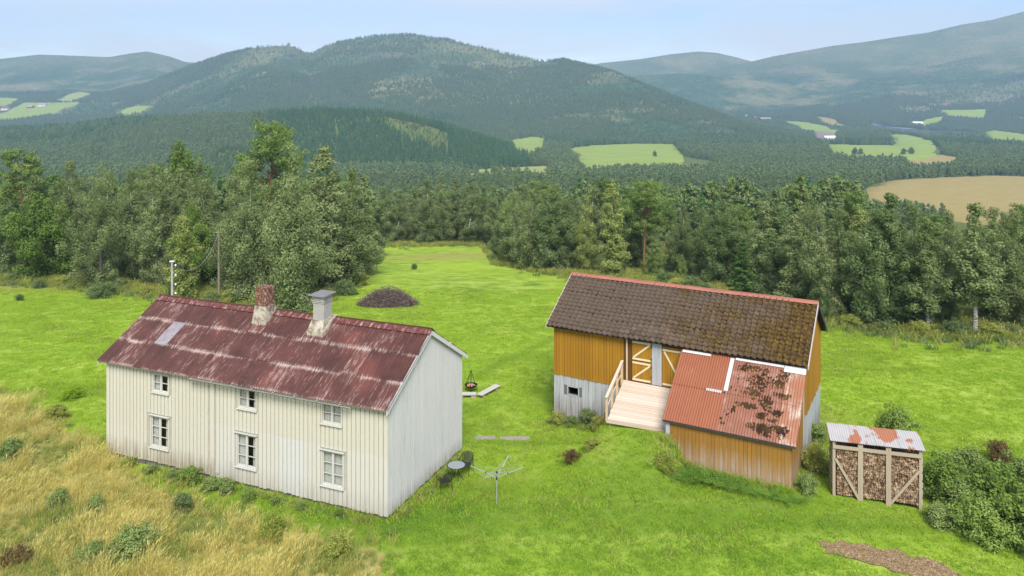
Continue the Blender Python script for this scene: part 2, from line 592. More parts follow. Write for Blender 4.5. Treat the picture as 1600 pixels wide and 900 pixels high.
def field_mat(name, a, b, sc=0.02):
    t = NT(name)
    p = t.pos()
    c = t.mix(t.mr(t.noise(t.map(p, (1, 3.5, 1), rot=(0, 0, .3)), sc * 1.5, 5, 0.65), .3, .7), a, b)
    c = t.mix(t.mr(t.noise(p, sc * 12, 3), .4, .7, 0, .3), c, tuple(x * .75 for x in a))
    return t.fin(c, 0.9, spec=0.1)


def hill_mat():
    t = NT('hill_forest_and_heath')
    p = t.pos()
    z = t.xyz(p)[2]
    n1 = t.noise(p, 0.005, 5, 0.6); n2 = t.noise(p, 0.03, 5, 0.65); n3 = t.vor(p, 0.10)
    forest = t.ramp(n2, [(0.3, (0.028, 0.066, 0.026)), (0.5, (0.055, 0.110, 0.038)), (0.7, (0.100, 0.160, 0.055))])
    open_ = t.ramp(n1, [(0.35, (0.11, 0.155, 0.055)), (0.6, (0.20, 0.205, 0.095)), (0.75, (0.29, 0.26, 0.15))])
    hi = t.mr(t.math('ADD', z, t.math('MULTIPLY', n1, 120.0)), 170, 300)
    patch = t.mr(n1, 0.48, 0.58, 0.0, 0.9)
    c = t.mix(t.math('MAXIMUM', hi, patch), forest, open_)
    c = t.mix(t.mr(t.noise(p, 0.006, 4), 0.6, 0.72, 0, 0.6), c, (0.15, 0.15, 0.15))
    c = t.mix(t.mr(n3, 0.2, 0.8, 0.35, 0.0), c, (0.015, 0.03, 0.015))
    return t.fin(c, 0.95, t.bump(t.math('ADD', n3, n2), 1.0, 7.0), spec=0.05)


MAT_LAWN = grass_mat('lawn_grass', 'lawn')
MAT_STRAW = grass_mat('straw_ground', 'straw')
MAT_FLOOR = grass_mat('wood_floor', 'floor')
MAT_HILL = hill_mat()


def build_ground():
    na = 440
    ys = list(np.arange(-45, 18, 1.5))
    y = 18.0
    while y < 5000:
        ys.append(y); y += max(0.42, 0.0165 * y)
    ys = np.array(ys); az = np.linspace(-0.92, 0.92, na)
    Y, A = np.meshgrid(ys, az, indexing='ij')
    X = A * (Y + 60)
    Z = terrain(X, Y)
    V = np.stack([X, Y, Z], -1).reshape(-1, 3)
    nr = len(ys)
    i, j = np.meshgrid(np.arange(nr - 1), np.arange(na - 1), indexing='ij')
    q = np.stack([i * na + j, i * na + j + 1, (i + 1) * na + j + 1, (i + 1) * na + j], -1).reshape(-1, 4)
    cx = V[q, 0].mean(1); cy = V[q, 1].mean(1)
    lawn = cy < wood_line(cx, cy) + fbm(cx / 3, cy / 3, 2, 9) * 1.2
    straw = inside_poly(cx, cy, STRAW) & lawn
    far = cy > 1180
    cls = np.where(straw, 1, np.where(lawn, 0, np.where(far, 3, 2)))
    out = []
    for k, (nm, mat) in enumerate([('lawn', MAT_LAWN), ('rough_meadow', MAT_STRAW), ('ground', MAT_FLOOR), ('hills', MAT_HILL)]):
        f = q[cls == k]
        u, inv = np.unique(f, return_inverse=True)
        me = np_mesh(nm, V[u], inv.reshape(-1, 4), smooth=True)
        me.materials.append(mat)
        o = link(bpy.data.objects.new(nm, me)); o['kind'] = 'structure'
        if k == 0:
            vx, vy = V[u, 0], V[u, 1]
            dry = np.zeros(len(u)); dark = np.zeros(len(u))
            for (p, r, rx, ry, a) in [(680, 402, 7, 3.5, .95), (745, 398, 6, 3, 1.0), (30, 445, 7, 5, .9), (150, 452, 5, 2.5, .8), (1290, 660, 1.6, 2.6, .8), (1035, 680, .7, 1.6, .9), (600, 830, .7, .7, .4),
                                      (945, 690, .8, 1.2, .6), (735, 752, .9, .8, .7), (800, 745, 1.2, .6, .5), (1100, 452, 6, 3, .5)]:
                x0, y0, _ = hit(p, r)
                dry += a * np.exp(-((vx - x0) / rx) ** 2 - ((vy - y0) / ry) ** 2)
            for (p, r, rx, ry, a) in [(760, 690, 8, .5, .55), (810, 560, 5, 1.0, .35), (750, 780, 5, 2.5, .5), (640, 815, 3, 3, .5), (900, 690, 4, .5, .5), (1000, 740, 3, 1.8, .5), (1150, 800, 6, 1.6, .6), (1350, 820, 5, .5, .6),
                                      (290, 750, 5, .9, .8), (470, 800, 6, 1.2, .8), (110, 610, 3, 1.5, .7), (120, 445, 8, 3, .5), (20, 440, 12, 2, .4), (1300, 560, 3, 2.0, .4), (1450, 740, 6, 3, .5)]:
                x0, y0, _ = hit(p, r)
                dark += a * np.exp(-((vx - x0) / rx) ** 2 - ((vy - y0) / ry) ** 2)
            # worn footpath from the house towards the far field
            a0 = np.array(hit(735, 592)[:2]); a1 = np.array(hit(868, 528)[:2]); dd = a1 - a0; L = np.hypot(*dd); dd = dd / L
            al = (vx - a0[0]) * dd[0] + (vy - a0[1]) * dd[1]; ac = -(vx - a0[0]) * dd[1] + (vy - a0[1]) * dd[0]
            dark += 0.7 * np.exp(-(ac / 0.5) ** 2) * ((al > 0) & (al < L))
            at = me.attributes.new('dry', 'FLOAT', 'POINT'); at.data.foreach_set('value', np.clip(dry, 0, 1).astype(np.float32))
            at = me.attributes.new('dark', 'FLOAT', 'POINT'); at.data.foreach_set('value', np.clip(dark, 0, 1).astype(np.float32))
        out.append(o)
    return out


build_ground()
FM = {'green': field_mat('field_green', (0.20, 0.275, 0.050), (0.30, 0.37, 0.085)),
      'pale': field_mat('field_pale', (0.24, 0.28, 0.075), (0.34, 0.36, 0.13)),
      'tan': field_mat('field_tan', (0.27, 0.21, 0.075), (0.37, 0.30, 0.12), 0.05),
      'soil': field_mat('field_soil', (0.22, 0.17, 0.14), (0.30, 0.25, 0.22), 0.05)}
for k, (poly, kind) in enumerate(FIELD_POLYS):
    ext = max(max(p[0] for p in poly) - min(p[0] for p in poly), max(p[1] for p in poly) - min(p[1] for p in poly))
    o = drape('valley_field', poly, ext / 40, FM[kind], 0.5 + 0.0008 * poly[0][1], skirt=1.5)
    o['kind'] = 'structure'
tw = NT('water_surface')
MAT_WATER = tw.fin((0.012, 0.016, 0.016), 0.08, tw.bump(tw.noise(tw.pos(), 0.4, 3), 0.08, 0.3), spec=0.5)
for nm, poly in WATER_POLYS:
    zf = float(terrain(np.array([p[0] for p in poly]), np.array([p[1] for p in poly])).max()) + 0.3
    ext = max(p[0] for p in poly) - min(p[0] for p in poly)
    if nm == 'river':
        o = drape(nm, poly, ext / 40, MAT_WATER, 1.2, skirt=1.0)
    else:
        o = drape(nm, poly, ext / 30, MAT_WATER, 0.5, skirt=1.0)
    o['kind'] = 'structure'

# ------------------------------------------------------------------ haze in the valley air
th = NT('valley_air')
th.t.nodes.remove(th.b)
pv = th.n('ShaderNodeVolumePrincipled', {'Color': (0.46, 0.70, 1.0, 1), 'Density': 0.000185, 'Anisotropy': 0.0})
th.t.links.new(pv.outputs[0], th.o.inputs['Volume'])
hz = MB().box(-4900, 4900, -70, 5120, -62, 620).build('haze', th.m)
tag(hz, 'pale blue haze filling the whole valley', 'haze', kind='stuff')

# ------------------------------------------------------------------ foliage
def leaf_mat(name, lo, mid, hi, trans=0.3):
    t = NT(name)
    t.t.nodes.remove(t.b)
    f = t.math('ADD', t.math('MULTIPLY', t.att('tint'), 0.62), t.math('MULTIPLY', t.rnd(), 0.38))
    c = t.ramp(f, [(0.12, lo), (0.5, mid), (0.9, hi)])
    d = t.n('ShaderNodeBsdfDiffuse', {'Color': c})
    tr = t.n('ShaderNodeBsdfTranslucent', {'Color': t.mix(0.3, c, (0.24, 0.30, 0.04), 'MIX')})
    mx = t.n('ShaderNodeMixShader', {0: trans, 1: d.outputs[0], 2: tr.outputs[0]})
    t.t.links.new(mx.outputs[0], t.o.inputs[0])
    return t.m


L_BIRCH = leaf_mat('birch_leaves', (0.137, 0.182, 0.069), (0.200, 0.254, 0.103), (0.292, 0.348, 0.155), 0.35)
L_BIRCH_Y = leaf_mat('yellowing_birch_leaves', (0.174, 0.222, 0.057), (0.255, 0.306, 0.092), (0.348, 0.402, 0.138), 0.35)
L_GREEN = leaf_mat('broad_leaves', (0.095, 0.156, 0.034), (0.162, 0.254, 0.054), (0.270, 0.370, 0.096))
L_DARK = leaf_mat('sallow_leaves', (0.110, 0.166, 0.060), (0.168, 0.234, 0.092), (0.255, 0.318, 0.144), 0.35)
L_PINE = leaf_mat('pine_needles', (0.063, 0.119, 0.036), (0.126, 0.203, 0.054), (0.242, 0.310, 0.091), 0.12)
L_SPRUCE = leaf_mat('spruce_needles', (0.028, 0.063, 0.021), (0.059, 0.119, 0.034), (0.126, 0.210, 0.058), 0.12)
L_FARB = leaf_mat('far_birch_leaves', (0.126, 0.188, 0.074), (0.162, 0.231, 0.094), (0.210, 0.278, 0.114), 0.2)
L_FARS = leaf_mat('far_spruce_needles', (0.045, 0.108, 0.040), (0.079, 0.173, 0.059), (0.145, 0.269, 0.082), 0.05)
L_FARY = leaf_mat('young_spruce_needles', (0.060, 0.120, 0.035), (0.102, 0.176, 0.048), (0.153, 0.240, 0.064), 0.1)
L_STRAW = leaf_mat('straw_blades', (0.500, 0.443, 0.107), (0.700, 0.597, 0.197), (0.840, 0.752, 0.328), 0.4)
L_GRASS = leaf_mat('grass_blades', (0.210, 0.345, 0.026), (0.305, 0.470, 0.034), (0.42, 0.56, 0.08), 0.4)
L_LUSH = leaf_mat('lush_grass_blades', (0.125, 0.255, 0.024), (0.205, 0.370, 0.034), (0.34, 0.48, 0.08), 0.4)
L_LILAC = leaf_mat('lilac_leaves', (0.115, 0.190, 0.038), (0.200, 0.300, 0.062), (0.320, 0.420, 0.115), 0.35)
L_RGRASS = leaf_mat('rough_grass_blades', (0.204, 0.276, 0.042), (0.336, 0.384, 0.084), (0.504, 0.480, 0.168), 0.4)
L_WEED = leaf_mat('weed_leaves', (0.115, 0.176, 0.054), (0.203, 0.280, 0.084), (0.338, 0.416, 0.150))
L_DEAD = leaf_mat('dry_weed_leaves', (0.09, 0.06, 0.03), (0.16, 0.11, 0.05), (0.24, 0.19, 0.08), 0.3)

tb = NT('birch_bark')
_p = tb.pos()
MAT_BIRCH_BARK = tb.fin(tb.ramp(tb.noise(tb.map(_p, (3, 3, 9)), 1.2, 4, 0.7), [(0.38, (0.03, 0.028, 0.025)), (0.5, (0.34, 0.32, 0.29)), (0.7, (0.58, 0.56, 0.52))]), 0.85)
MAT_BARK = simple('grey_bark', (0.11, 0.095, 0.078), 0.9, 0.5, 6)
MAT_PINE_BARK = simple('pine_bark', (0.20, 0.10, 0.055), 0.9, 0.5, 5)


def unit(n, r):
    v = r.normal(size=(n, 3))
    return v / np.linalg.norm(v, axis=1)[:, None]


def leaves(C, size, r, tint, droop=0.0, slim=0.55, nrm=None):
    """one small rhombic leaf spray per centre; returns verts, faces, tint"""
    n = len(C)
    U = unit(n, r)
    if nrm is not None:       # lay the spray roughly along the skin of its clump
        nn = nrm + unit(n, r) * 0.55 + np.array([0, 0, 0.25])
        nn /= np.linalg.norm(nn, axis=1)[:, None]
        U[:, 2] -= droop * 0.6
        U = U - nn * (U * nn).sum(1)[:, None]
    else:
        U[:, 2] = U[:, 2] * (1 - 0.4 * droop) - droop * 0.6
    U /= np.linalg.norm(U, axis=1)[:, None]
    W = unit(n, r) if nrm is None else nn
    V = np.cross(U, W); V /= (np.linalg.norm(V, axis=1)[:, None] + 1e-9)
    s = size * r.uniform(0.6, 1.35, n)[:, None]
    U = U * s; V = V * s * slim
    P = np.stack([C - U, C - V, C + U, C + V], 1).reshape(-1, 3)
    F = np.arange(4 * n).reshape(n, 4)
    return P, F, np.clip(tint, 0, 1)


def limb_path(p0, d0, L, r, n=4, sag=0.15, up=0.0):
    pts = [np.array(p0, float)]
    d = np.array(d0, float)
    for k in range(n):
        d = d + r.normal(0, 0.10, 3) + np.array([0, 0, up - sag * (k / n) ** 1.3])
        d /= np.linalg.norm(d)
        pts.append(pts[-1] + d * L / n)
    return pts


def make_tree(seed, H, R, base=0.15, kind='birch', nleaf=9000, leaf=0.17, lean=0.0, nlimb=30, top=0.9, clump=0.55, sparse=0.0):
    """returns (trunk mesh, crown mesh); origin at the foot of the trunk"""
    r = np.random.default_rng(seed)
    mb = MB()
    tp = []
    wx, wy = r.normal(0, 0.02, 2) * H
    ph = r.uniform(0, 6.28)
    for k in range(9):
        t = k / 8
        tp.append((lean * H * t ** 1.4 + wx * math.sin(t * 3 + ph), wy * math.sin(t * 2.4 + ph), -0.25 + (H * (0.97 if kind == 'spruce' else 0.92 if kind == 'pine' else 0.80) + 0.25) * t))
    r0 = 0.0115 * H + 0.03
    mb.tube(tp, [r0 * (1.25 if k == 0 else 1) * (1 - k / 8) ** 0.75 + 0.012 for k in range(9)], 7)
    tpa = np.array(tp)

    def trunk_at(h):
        k = np.clip(h * 8, 0, 7.999); i = int(k)
        return tpa[i] + (tpa[i + 1] - tpa[i]) * (k - i)
    cen = []; rad = []; wt = []
    for i in range(nlimb):
        h = base + (0.98 - base) * ((i + r.uniform(0, 1)) / nlimb)
        u = (h - base) / (1 - base)
        if kind == 'birch':
            prof = (((u + 0.12) / 0.45) ** 0.5 if u < 0.33 else 1 - ((u - 0.33) / 0.67) ** 1.5) * 0.95 + 0.07
            el = 0.42 + 0.35 * u; sag = 0.48 * (1 - 0.5 * u)
        elif kind == 'slim':
            prof = (((u + 0.15) / 0.40) ** 0.5 if u < 0.25 else 1 - ((u - 0.25) / 0.75) ** 1.15) * 0.95 + 0.06
            el = 0.55 + 0.3 * u; sag = 0.32
        elif kind == 'round':
            prof = math.sqrt(max(0.03, 1 - (2 * u - 0.85) ** 2 * 0.8)) * (1 - 0.75 * u ** 4)
            el = 0.35 + 0.8 * u; sag = 0.12
        elif kind == 'pine':
            prof = (0.50 + 0.55 * math.sin(math.pi * min(1, u * 0.80 + 0.12))) * (1 - 0.55 * u ** 4) * r.uniform(0.75, 1.12)
            el = 0.10 + 0.8 * u; sag = -0.10
        elif kind == 'spruce':
            prof = (1 - u) ** 0.85 + 0.03
            el = -0.12 + 0.55 * u; sag = 0.02
        az = i * 2.39996 + r.normal(0, 0.4)
        L = R * prof * r.uniform(0.72, 1.12)
        p0 = trunk_at(h if kind in ('pine', 'spruce') else max(base * 0.7, h - 0.10 - 0.06 * (1 - u)))
        d0 = np.array([math.cos(az) * math.cos(el), math.sin(az) * math.cos(el), math.sin(el)])
        Lr = L / max(0.5, math.cos(el)) if kind not in ('spruce', 'pine') else L
        pts = limb_path(p0, d0, Lr, r, 5, sag)
        rr = max(0.012, r0 * 0.36 * (1 - 0.75 * u)) * (L / R) ** 0.5
        mb.tube(pts, [rr * (1 - k / 5.5) + 0.004 for k in range(6)], 4, cap=False)
        P = np.array(pts)
        ncl = max(2, int(2 + 5 * prof))
        for c in range(ncl):
            t = r.uniform(0.22 if kind != 'pine' else 0.45, 1.0) * 5
            k = min(4, int(t)); q = P[k] + (P[k + 1] - P[k]) * (t - k)
            cr = 0.82 * clump * (0.55 + 0.65 * prof) * r.uniform(0.55, 1.2)
            q = q + r.normal(0, 0.30, 3) * cr
            if r.uniform() < sparse: continue
            cen.append(q); rad.append(cr); wt.append(cr ** 2)
            if kind not in ('spruce',) and r.uniform() < 0.5:
                mb.tube([P[k], q], [0.012, 0.005], 3, cap=False)
    for k in range(0 if kind in ('spruce', 'pine') else 44 if kind == 'slim' else 26):     # close the top of the crown
        h = r.uniform(0.55, 1.0)
        q = np.array([tpa[-1][0], tpa[-1][1], h * H]) + np.append(r.normal(0, 0.06 * R + 0.95 * R * max(0, 1.0 - h), 2), 0)
        cen.append(q); rad.append(clump * r.uniform(0.45, 0.8)); wt.append(1.3 * rad[-1] ** 2)
    cen = np.array(cen); rad = np.array(rad); wt = np.array(wt); wt = wt / wt.sum()
    idx = r.choice(len(cen), nleaf, p=wt)
    ct = r.uniform(0.15, 0.85, len(cen))
    off = unit(nleaf, r) * (r.uniform(0, 1, nleaf) ** 0.30)[:, None] * rad[idx][:, None]
    if kind == 'birch':      # hanging sprays
        off[:, 2] = off[:, 2] * 1.15 - np.abs(r.normal(0, 0.35, nleaf)) * rad[idx]
        dr, sl = 0.8, 0.42
    elif kind == 'spruce':
        off[:, 2] *= 0.32; dr, sl = 0.35, 0.34
    elif kind == 'pine':
        off[:, 2] *= 0.55; dr, sl = -0.35, 0.34
    else:
        dr, sl = 0.15, 0.6
    C = cen[idx] + off
    tint = ct[idx] + r.normal(0, 0.16, nleaf)
    ou = off / (np.linalg.norm(off, axis=1)[:, None] + 1e-6)
    P, F, T = leaves(C, leaf, r, tint, dr, sl, ou if kind != 'spruce' else None)
    return mb.mesh('trunk', True), np_mesh('crown', P, F, T)


SPECIES = {}


def species(name, mats, variants):
    SPECIES[name] = []
    for kw in variants:
        tm, cm = make_tree(**kw)
        tm.materials.append(mats[0]); cm.materials.append(mats[1])
        SPECIES[name].append((tm, cm, kw['H']))


species('birch', (MAT_BIRCH_BARK, L_BIRCH), [
    dict(seed=1, H=12, R=2.35, base=0.14, nleaf=23400, nlimb=38, leaf=0.108, clump=0.75),
    dict(seed=2, H=12, R=2.0, base=0.18, nleaf=20280, nlimb=34, leaf=0.108, clump=0.70),
    dict(seed=3, H=12, R=2.2, base=0.22, nleaf=20280, nlimb=34, leaf=0.108, clump=0.70, lean=0.03),
    dict(seed=4, H=12, R=2.6, base=0.16, nleaf=22620, nlimb=36, leaf=0.108, clump=0.78)])
species('full_birch', (MAT_BIRCH_BARK, L_BIRCH), [dict(seed=5, H=12, R=2.75, base=0.10, nleaf=35880, nlimb=52, leaf=0.105, clump=0.85)])
species('slim_birch', (MAT_BIRCH_BARK, L_BIRCH), [
    dict(seed=6, H=12, R=1.6, base=0.14, kind='slim', nleaf=14820, nlimb=34, leaf=0.105, clump=0.62),
    dict(seed=7, H=12, R=1.8, base=0.10, kind='slim', nleaf=16380, nlimb=34, leaf=0.105, clump=0.65)])
species('stem_birch', (MAT_BIRCH_BARK, L_BIRCH), [dict(seed=71, H=12, R=1.7, base=0.46, kind='slim', nleaf=11000, nlimb=28, leaf=0.105, clump=0.62, lean=0.03),
    dict(seed=72, H=12, R=1.8, base=0.40, kind='slim', nleaf=11000, nlimb=28, leaf=0.105, clump=0.62, lean=-0.07)])
species('yellow_birch', (MAT_BIRCH_BARK, L_BIRCH_Y), [dict(seed=8, H=8, R=1.9, base=0.08, kind='slim', nleaf=14040, nlimb=32, leaf=0.098, clump=0.60)])
species('open_birch', (MAT_BARK, L_BIRCH), [dict(seed=9, H=12, R=3.5, base=0.16, nleaf=13260, nlimb=34, leaf=0.112, clump=0.7, sparse=0.25, lean=-0.02)])
species('round_tree', (MAT_BARK, L_GREEN), [
    dict(seed=10, H=9, R=3.5, base=0.10, kind='round', nleaf=30000, nlimb=34, leaf=0.105, clump=0.95),
    dict(seed=11, H=9, R=3.1, base=0.14, kind='round', nleaf=26000, nlimb=32, leaf=0.105, clump=0.9)])
species('sallow', (MAT_BARK, L_DARK), [
    dict(seed=12, H=9, R=3.0, base=0.06, kind='round', nleaf=26000, nlimb=34, leaf=0.098, clump=0.8),
    dict(seed=13, H=9, R=2.6, base=0.06, kind='round', nleaf=23000, nlimb=30, leaf=0.098, clump=0.8, lean=0.08)])
species('pine', (MAT_PINE_BARK, L_PINE), [
    dict(seed=14, H=14, R=3.9, base=0.45, kind='pine', nleaf=22000, nlimb=46, leaf=0.119, clump=0.95),
    dict(seed=15, H=14, R=3.2, base=0.30, kind='pine', nleaf=24000, nlimb=40, leaf=0.119, clump=0.75)])
species('spruce', (MAT_BARK, L_SPRUCE), [dict(seed=16, H=7, R=1.9, base=0.04, kind='spruce', nleaf=24000, nlimb=110, leaf=0.084, clump=0.34)])


def plant_tree(name, sp, var, x, y, h, rz, label, cat='tree', group=None, wide=1.0, mat=None, z=None):
    tm, cm, H = SPECIES[sp][var % len(SPECIES[sp])]
    s = h / H
    root = empty(name, (x, y, ground(x, y) if z is None else z), rz)
    root.scale = (s * wide, s * wide, s)
    link(bpy.data.objects.new('trunk', tm), root)
    c = link(bpy.data.objects.new('crown', cm), root)
    if mat is not None:
        c.material_slots[0].link = 'OBJECT'; c.material_slots[0].material = mat
    tag(root, label, cat, group)
    return root


def tree_at(name, sp, var, px, base_row, top_row, label, rz=0.0, cat='tree', group=None, wide=1.0, mat=None, back=0.0):
    """a tree whose foot stands on the ground seen at (px, base_row); back moves it further off on the same bearing"""
    x, y, z = hit(px, base_row)
    if back:
        k = (y + back) / y; x, y = x * k, y * k; z = ground(x, y)
    h = row_z(top_row, y) - z
    return plant_tree(name, sp, var, x, y, h, rz, label, cat, group, wide, mat)


# ---- the wood's edge, tree by tree
T = tree_at
T('pine_tree', 'pine', 1, 28, 437, 226, 'dark pine poking above the wood in the far corner', 0.3, back=14)
T('round_tree', 'round_tree', 0, 62, 436, 302, 'dense round broadleaf tree low at the edge of the wood', 0.9)
T('round_tree', 'sallow', 0, 8, 436, 320, 'dark green broadleaf cut by the frame, beside the dense round tree', 2.0, back=2)
T('birch_tree', 'birch', 3, 108, 438, 252, 'broad pale birch behind the dense round tree', 1.2, back=9)
T('birch_tree', 'open_birch', 0, 157, 450, 256, 'open birch with bare lower limbs standing out on the lawn edge', 2.2)
T('birch_tree', 'birch', 0, 205, 446, 262, 'tall hanging birch next to the bare-limbed birch', 0.4, back=5)
T('birch_tree', 'birch', 2, 245, 455, 270, 'hanging birch right of the bare-limbed birch with foliage to the ground', 3.0, back=3)
T('birch_tree', 'yellow_birch', 0, 285, 470, 342, 'small yellow-green young birch in front of the wood behind the house', 1.0)
T('rowan_tree', 'round_tree', 1, 300, 462, 322, 'bright green small tree behind the yellow-green young birch', 2.0, back=4, wide=0.75)
T('birch_tree', 'birch', 1, 312, 462, 255, 'grey-green birch rising above the bright green small tree', 0.2, back=12)
T('aspen_tree', 'round_tree', 0, 284, 462, 224, 'big round bright green crown rising over the wood behind', 0.5, back=38, wide=0.8)
T('birch_tree', 'birch', 3, 392, 470, 250, 'dark-stemmed birch behind the brick chimney', 5.1)
T('birch_tree', 'full_birch', 0, 458, 484, 236, 'full white-stemmed birch with the widest crown behind the house', 0.6)
T('birch_tree', 'slim_birch', 1, 508, 452, 232, 'tall grey-green birch behind the full white-stemmed birch', 1.5, wide=1.25)
T('birch_tree', 'birch', 1, 548, 446, 262, 'birch reaching to the ground at the open corner of the wood', 2.6, wide=1.1)
T('birch_tree', 'slim_birch', 0, 572, 436, 275, 'outermost slender birch at the open corner of the wood', 0.0, wide=1.15, back=3)
T('pine_tree', 'pine', 0, 424, 462, 186, 'tallest pine with bare reddish stem towering over the birches', 1.1, back=16, wide=0.95)
G = 'birches along the far end of the field'
for k, (px, tr, sp, v) in enumerate([(600, 290, 'birch', 0), (622, 300, 'birch', 2), (648, 292, 'slim_birch', 1), (668, 280, 'birch', 3), (690, 274, 'birch', 1), (712, 282, 'slim_birch', 0), (735, 284, 'birch', 2), (756, 290, 'birch', 0)]):
    T('birch_tree', sp, v, px, 383, tr, ('first', 'second', 'third', 'fourth', 'fifth', 'sixth', 'seventh', 'eighth')[k] + ' birch from the left in the row closing the far end of the field', k * 1.3, group=G, back=1 + (k % 3) * 2, wide=1.1)
T('sallow_bush', 'sallow', 1, 782, 408, 372, 'low leaning bush at the tip of the birch clump', 3.0, cat='bush', wide=1.6)
T('birch_tree', 'birch', 3, 805, 414, 300, 'leftmost broad birch of the clump standing in the field', 0.7, wide=1.15)
T('birch_tree', 'birch', 0, 832, 420, 294, 'second broad birch of the clump standing in the field', 2.1, wide=1.1)
T('sallow_tree', 'sallow', 0, 862, 424, 302, 'grey-green sallow in the middle of the clump in the field', 0.2, wide=0.9)
T('birch_tree', 'birch', 2, 888, 424, 306, 'birch behind the ridge end of the barn', 4.4, wide=1.05)
T('birch_tree', 'birch', 1, 915, 430, 306, 'rusty-green birch between the sallow and the spire-topped birch', 1.9, back=2, mat=L_BIRCH_Y)
T('birch_tree', 'slim_birch', 1, 957, 432, 288, 'spire-topped birch with thin white stem at the end of the clump', 0.9, wide=1.25, mat=L_BIRCH_Y)
T('pine_tree', 'pine', 1, 940, 430, 276, 'dark pine behind the spire-topped birch', 2.5, back=24, wide=1.1)
T('pine_tree', 'pine', 0, 1010, 440, 280, 'dark pine with reddish stem right of the birch clump', 0.6, back=8, wide=1.1)
T('pine_tree', 'pine', 1, 985, 438, 290, 'dark pine half hidden behind the birch clump', 4.0, back=18)
T('sallow_bush', 'sallow', 0, 1024, 436, 380, 'round grey-green sallow bush beyond the barn roof', 1.0, cat='bush', mat=L_WEED)
T('sallow_bush', 'sallow', 1, 1066, 440, 398, 'small pale egg-shaped bush beyond the barn roof', 2.0, cat='bush', wide=0.75, mat=L_WEED)
T('spruce_tree', 'spruce', 0, 1161, 482, 368, 'small dark cone-shaped spruce at the wood edge beyond the barn', 0.4)
T('birch_tree', 'birch', 0, 1068, 446, 318, 'birch behind the small egg-shaped bush', 1.0, back=10)
T('birch_tree', 'birch', 2, 1098, 452, 322, 'birch left of the spruce, two rows back', 2.4, back=8)
T('sallow_tree', 'sallow', 0, 1124, 456, 318, 'tall grey-green sallow just left of the small spruce', 0.1, wide=0.85, back=4)
T('birch_tree', 'birch', 3, 1150, 462, 326, 'birch standing directly behind the small spruce', 5.0, back=7)
T('birch_tree', 'slim_birch', 1, 1192, 474, 316, 'slender birch just right of the small spruce', 0.0, wide=1.3, back=2, mat=L_BIRCH)
T('sallow_tree', 'sallow', 1, 1214, 480, 320, 'broad sallow right of the small spruce', 1.6, wide=0.9, back=3)
T('birch_tree', 'slim_birch', 0, 1240, 486, 338, 'narrow birch with pale stem behind the barn ridge', 3.0, wide=1.35)
T('birch_tree', 'birch', 1, 1262, 494, 300, 'tall birch behind the right end of the barn ridge', 0.9, back=5)
T('birch_tree', 'birch', 2, 1290, 498, 318, 'birch just clear of the barn gable', 2.7, mat=L_BIRCH)
T('birch_tree', 'birch', 0, 1312, 503, 322, 'second birch clear of the barn gable', 5.5, back=2)
T('round_tree', 'round_tree', 1, 1283, 502, 440, 'low dark bush tree at the wood edge by the barn gable', 1.0, wide=0.9, mat=L_DARK)
T('pine_tree', 'pine', 1, 1330, 505, 292, 'dark pine behind the birches by the barn gable', 0.4, back=16)
T('birch_tree', 'slim_birch', 1, 1345, 508, 330, 'pale yellowish birch in the near wood edge', 0.4, back=4, wide=1.2, mat=L_BIRCH_Y)
T('alder_tree', 'sallow', 0, 1372, 510, 330, 'dark leafy tree in the middle of the near wood edge', 2.2, wide=0.85)
T('birch_tree', 'slim_birch', 0, 1400, 512, 306, 'tall narrow birch rising over the dark leafy tree', 4.2, wide=1.3, mat=L_DARK)
T('birch_tree', 'birch', 3, 1424, 515, 318, 'birch with bushy crown left of the leaning white stems', 0.8, mat=L_DARK)
T('birch_tree', 'stem_birch', 1, 1454, 524, 340, 'birch with leaning white stem at the near wood edge', 0.2, wide=1.2)
T('birch_tree', 'birch', 1, 1480, 517, 330, 'birch left of the long bare white trunk', 1.1, back=2)
T('birch_tree', 'stem_birch', 0, 1521, 526, 318, 'birch with a long clear white trunk at the near wood edge', 0.4, wide=1.35)
T('birch_tree', 'birch', 0, 1553, 518, 322, 'birch right of the long clear white trunk', 4.9, back=2)
T('birch_tree', 'birch', 3, 1585, 518, 330, 'birch nearest the frame edge in the near wood', 0.5, back=1)
T('pine_tree', 'pine', 1, 1604, 520, 312, 'dark conifer cut off by the right frame edge', 0.2, back=10)
T('birch_tree', 'birch', 2, 1640, 520, 330, 'birch beyond the right frame edge', 0.2)

# ---- single trees down on the valley fields
for (px, row, h, lab) in ((1023, 246, 9, 'lone round tree in the green field across the valley'), (1336, 243, 11, 'small tree at the near edge of the right valley field'), (1345, 243, 10, 'second small tree at the near edge of the right valley field'),
                          (1412, 243, 10, 'bushy tree standing before the tan strip in the valley'), (1424, 242, 11, 'taller bushy tree beside the tan strip in the valley')):
    x, y, z = hit(px, row)
    plant_tree('field_tree', 'round_tree', int(px), x, y, h, px * .1, lab, 'tree', 'single trees on the valley fields', 1.0, L_DARK, z)

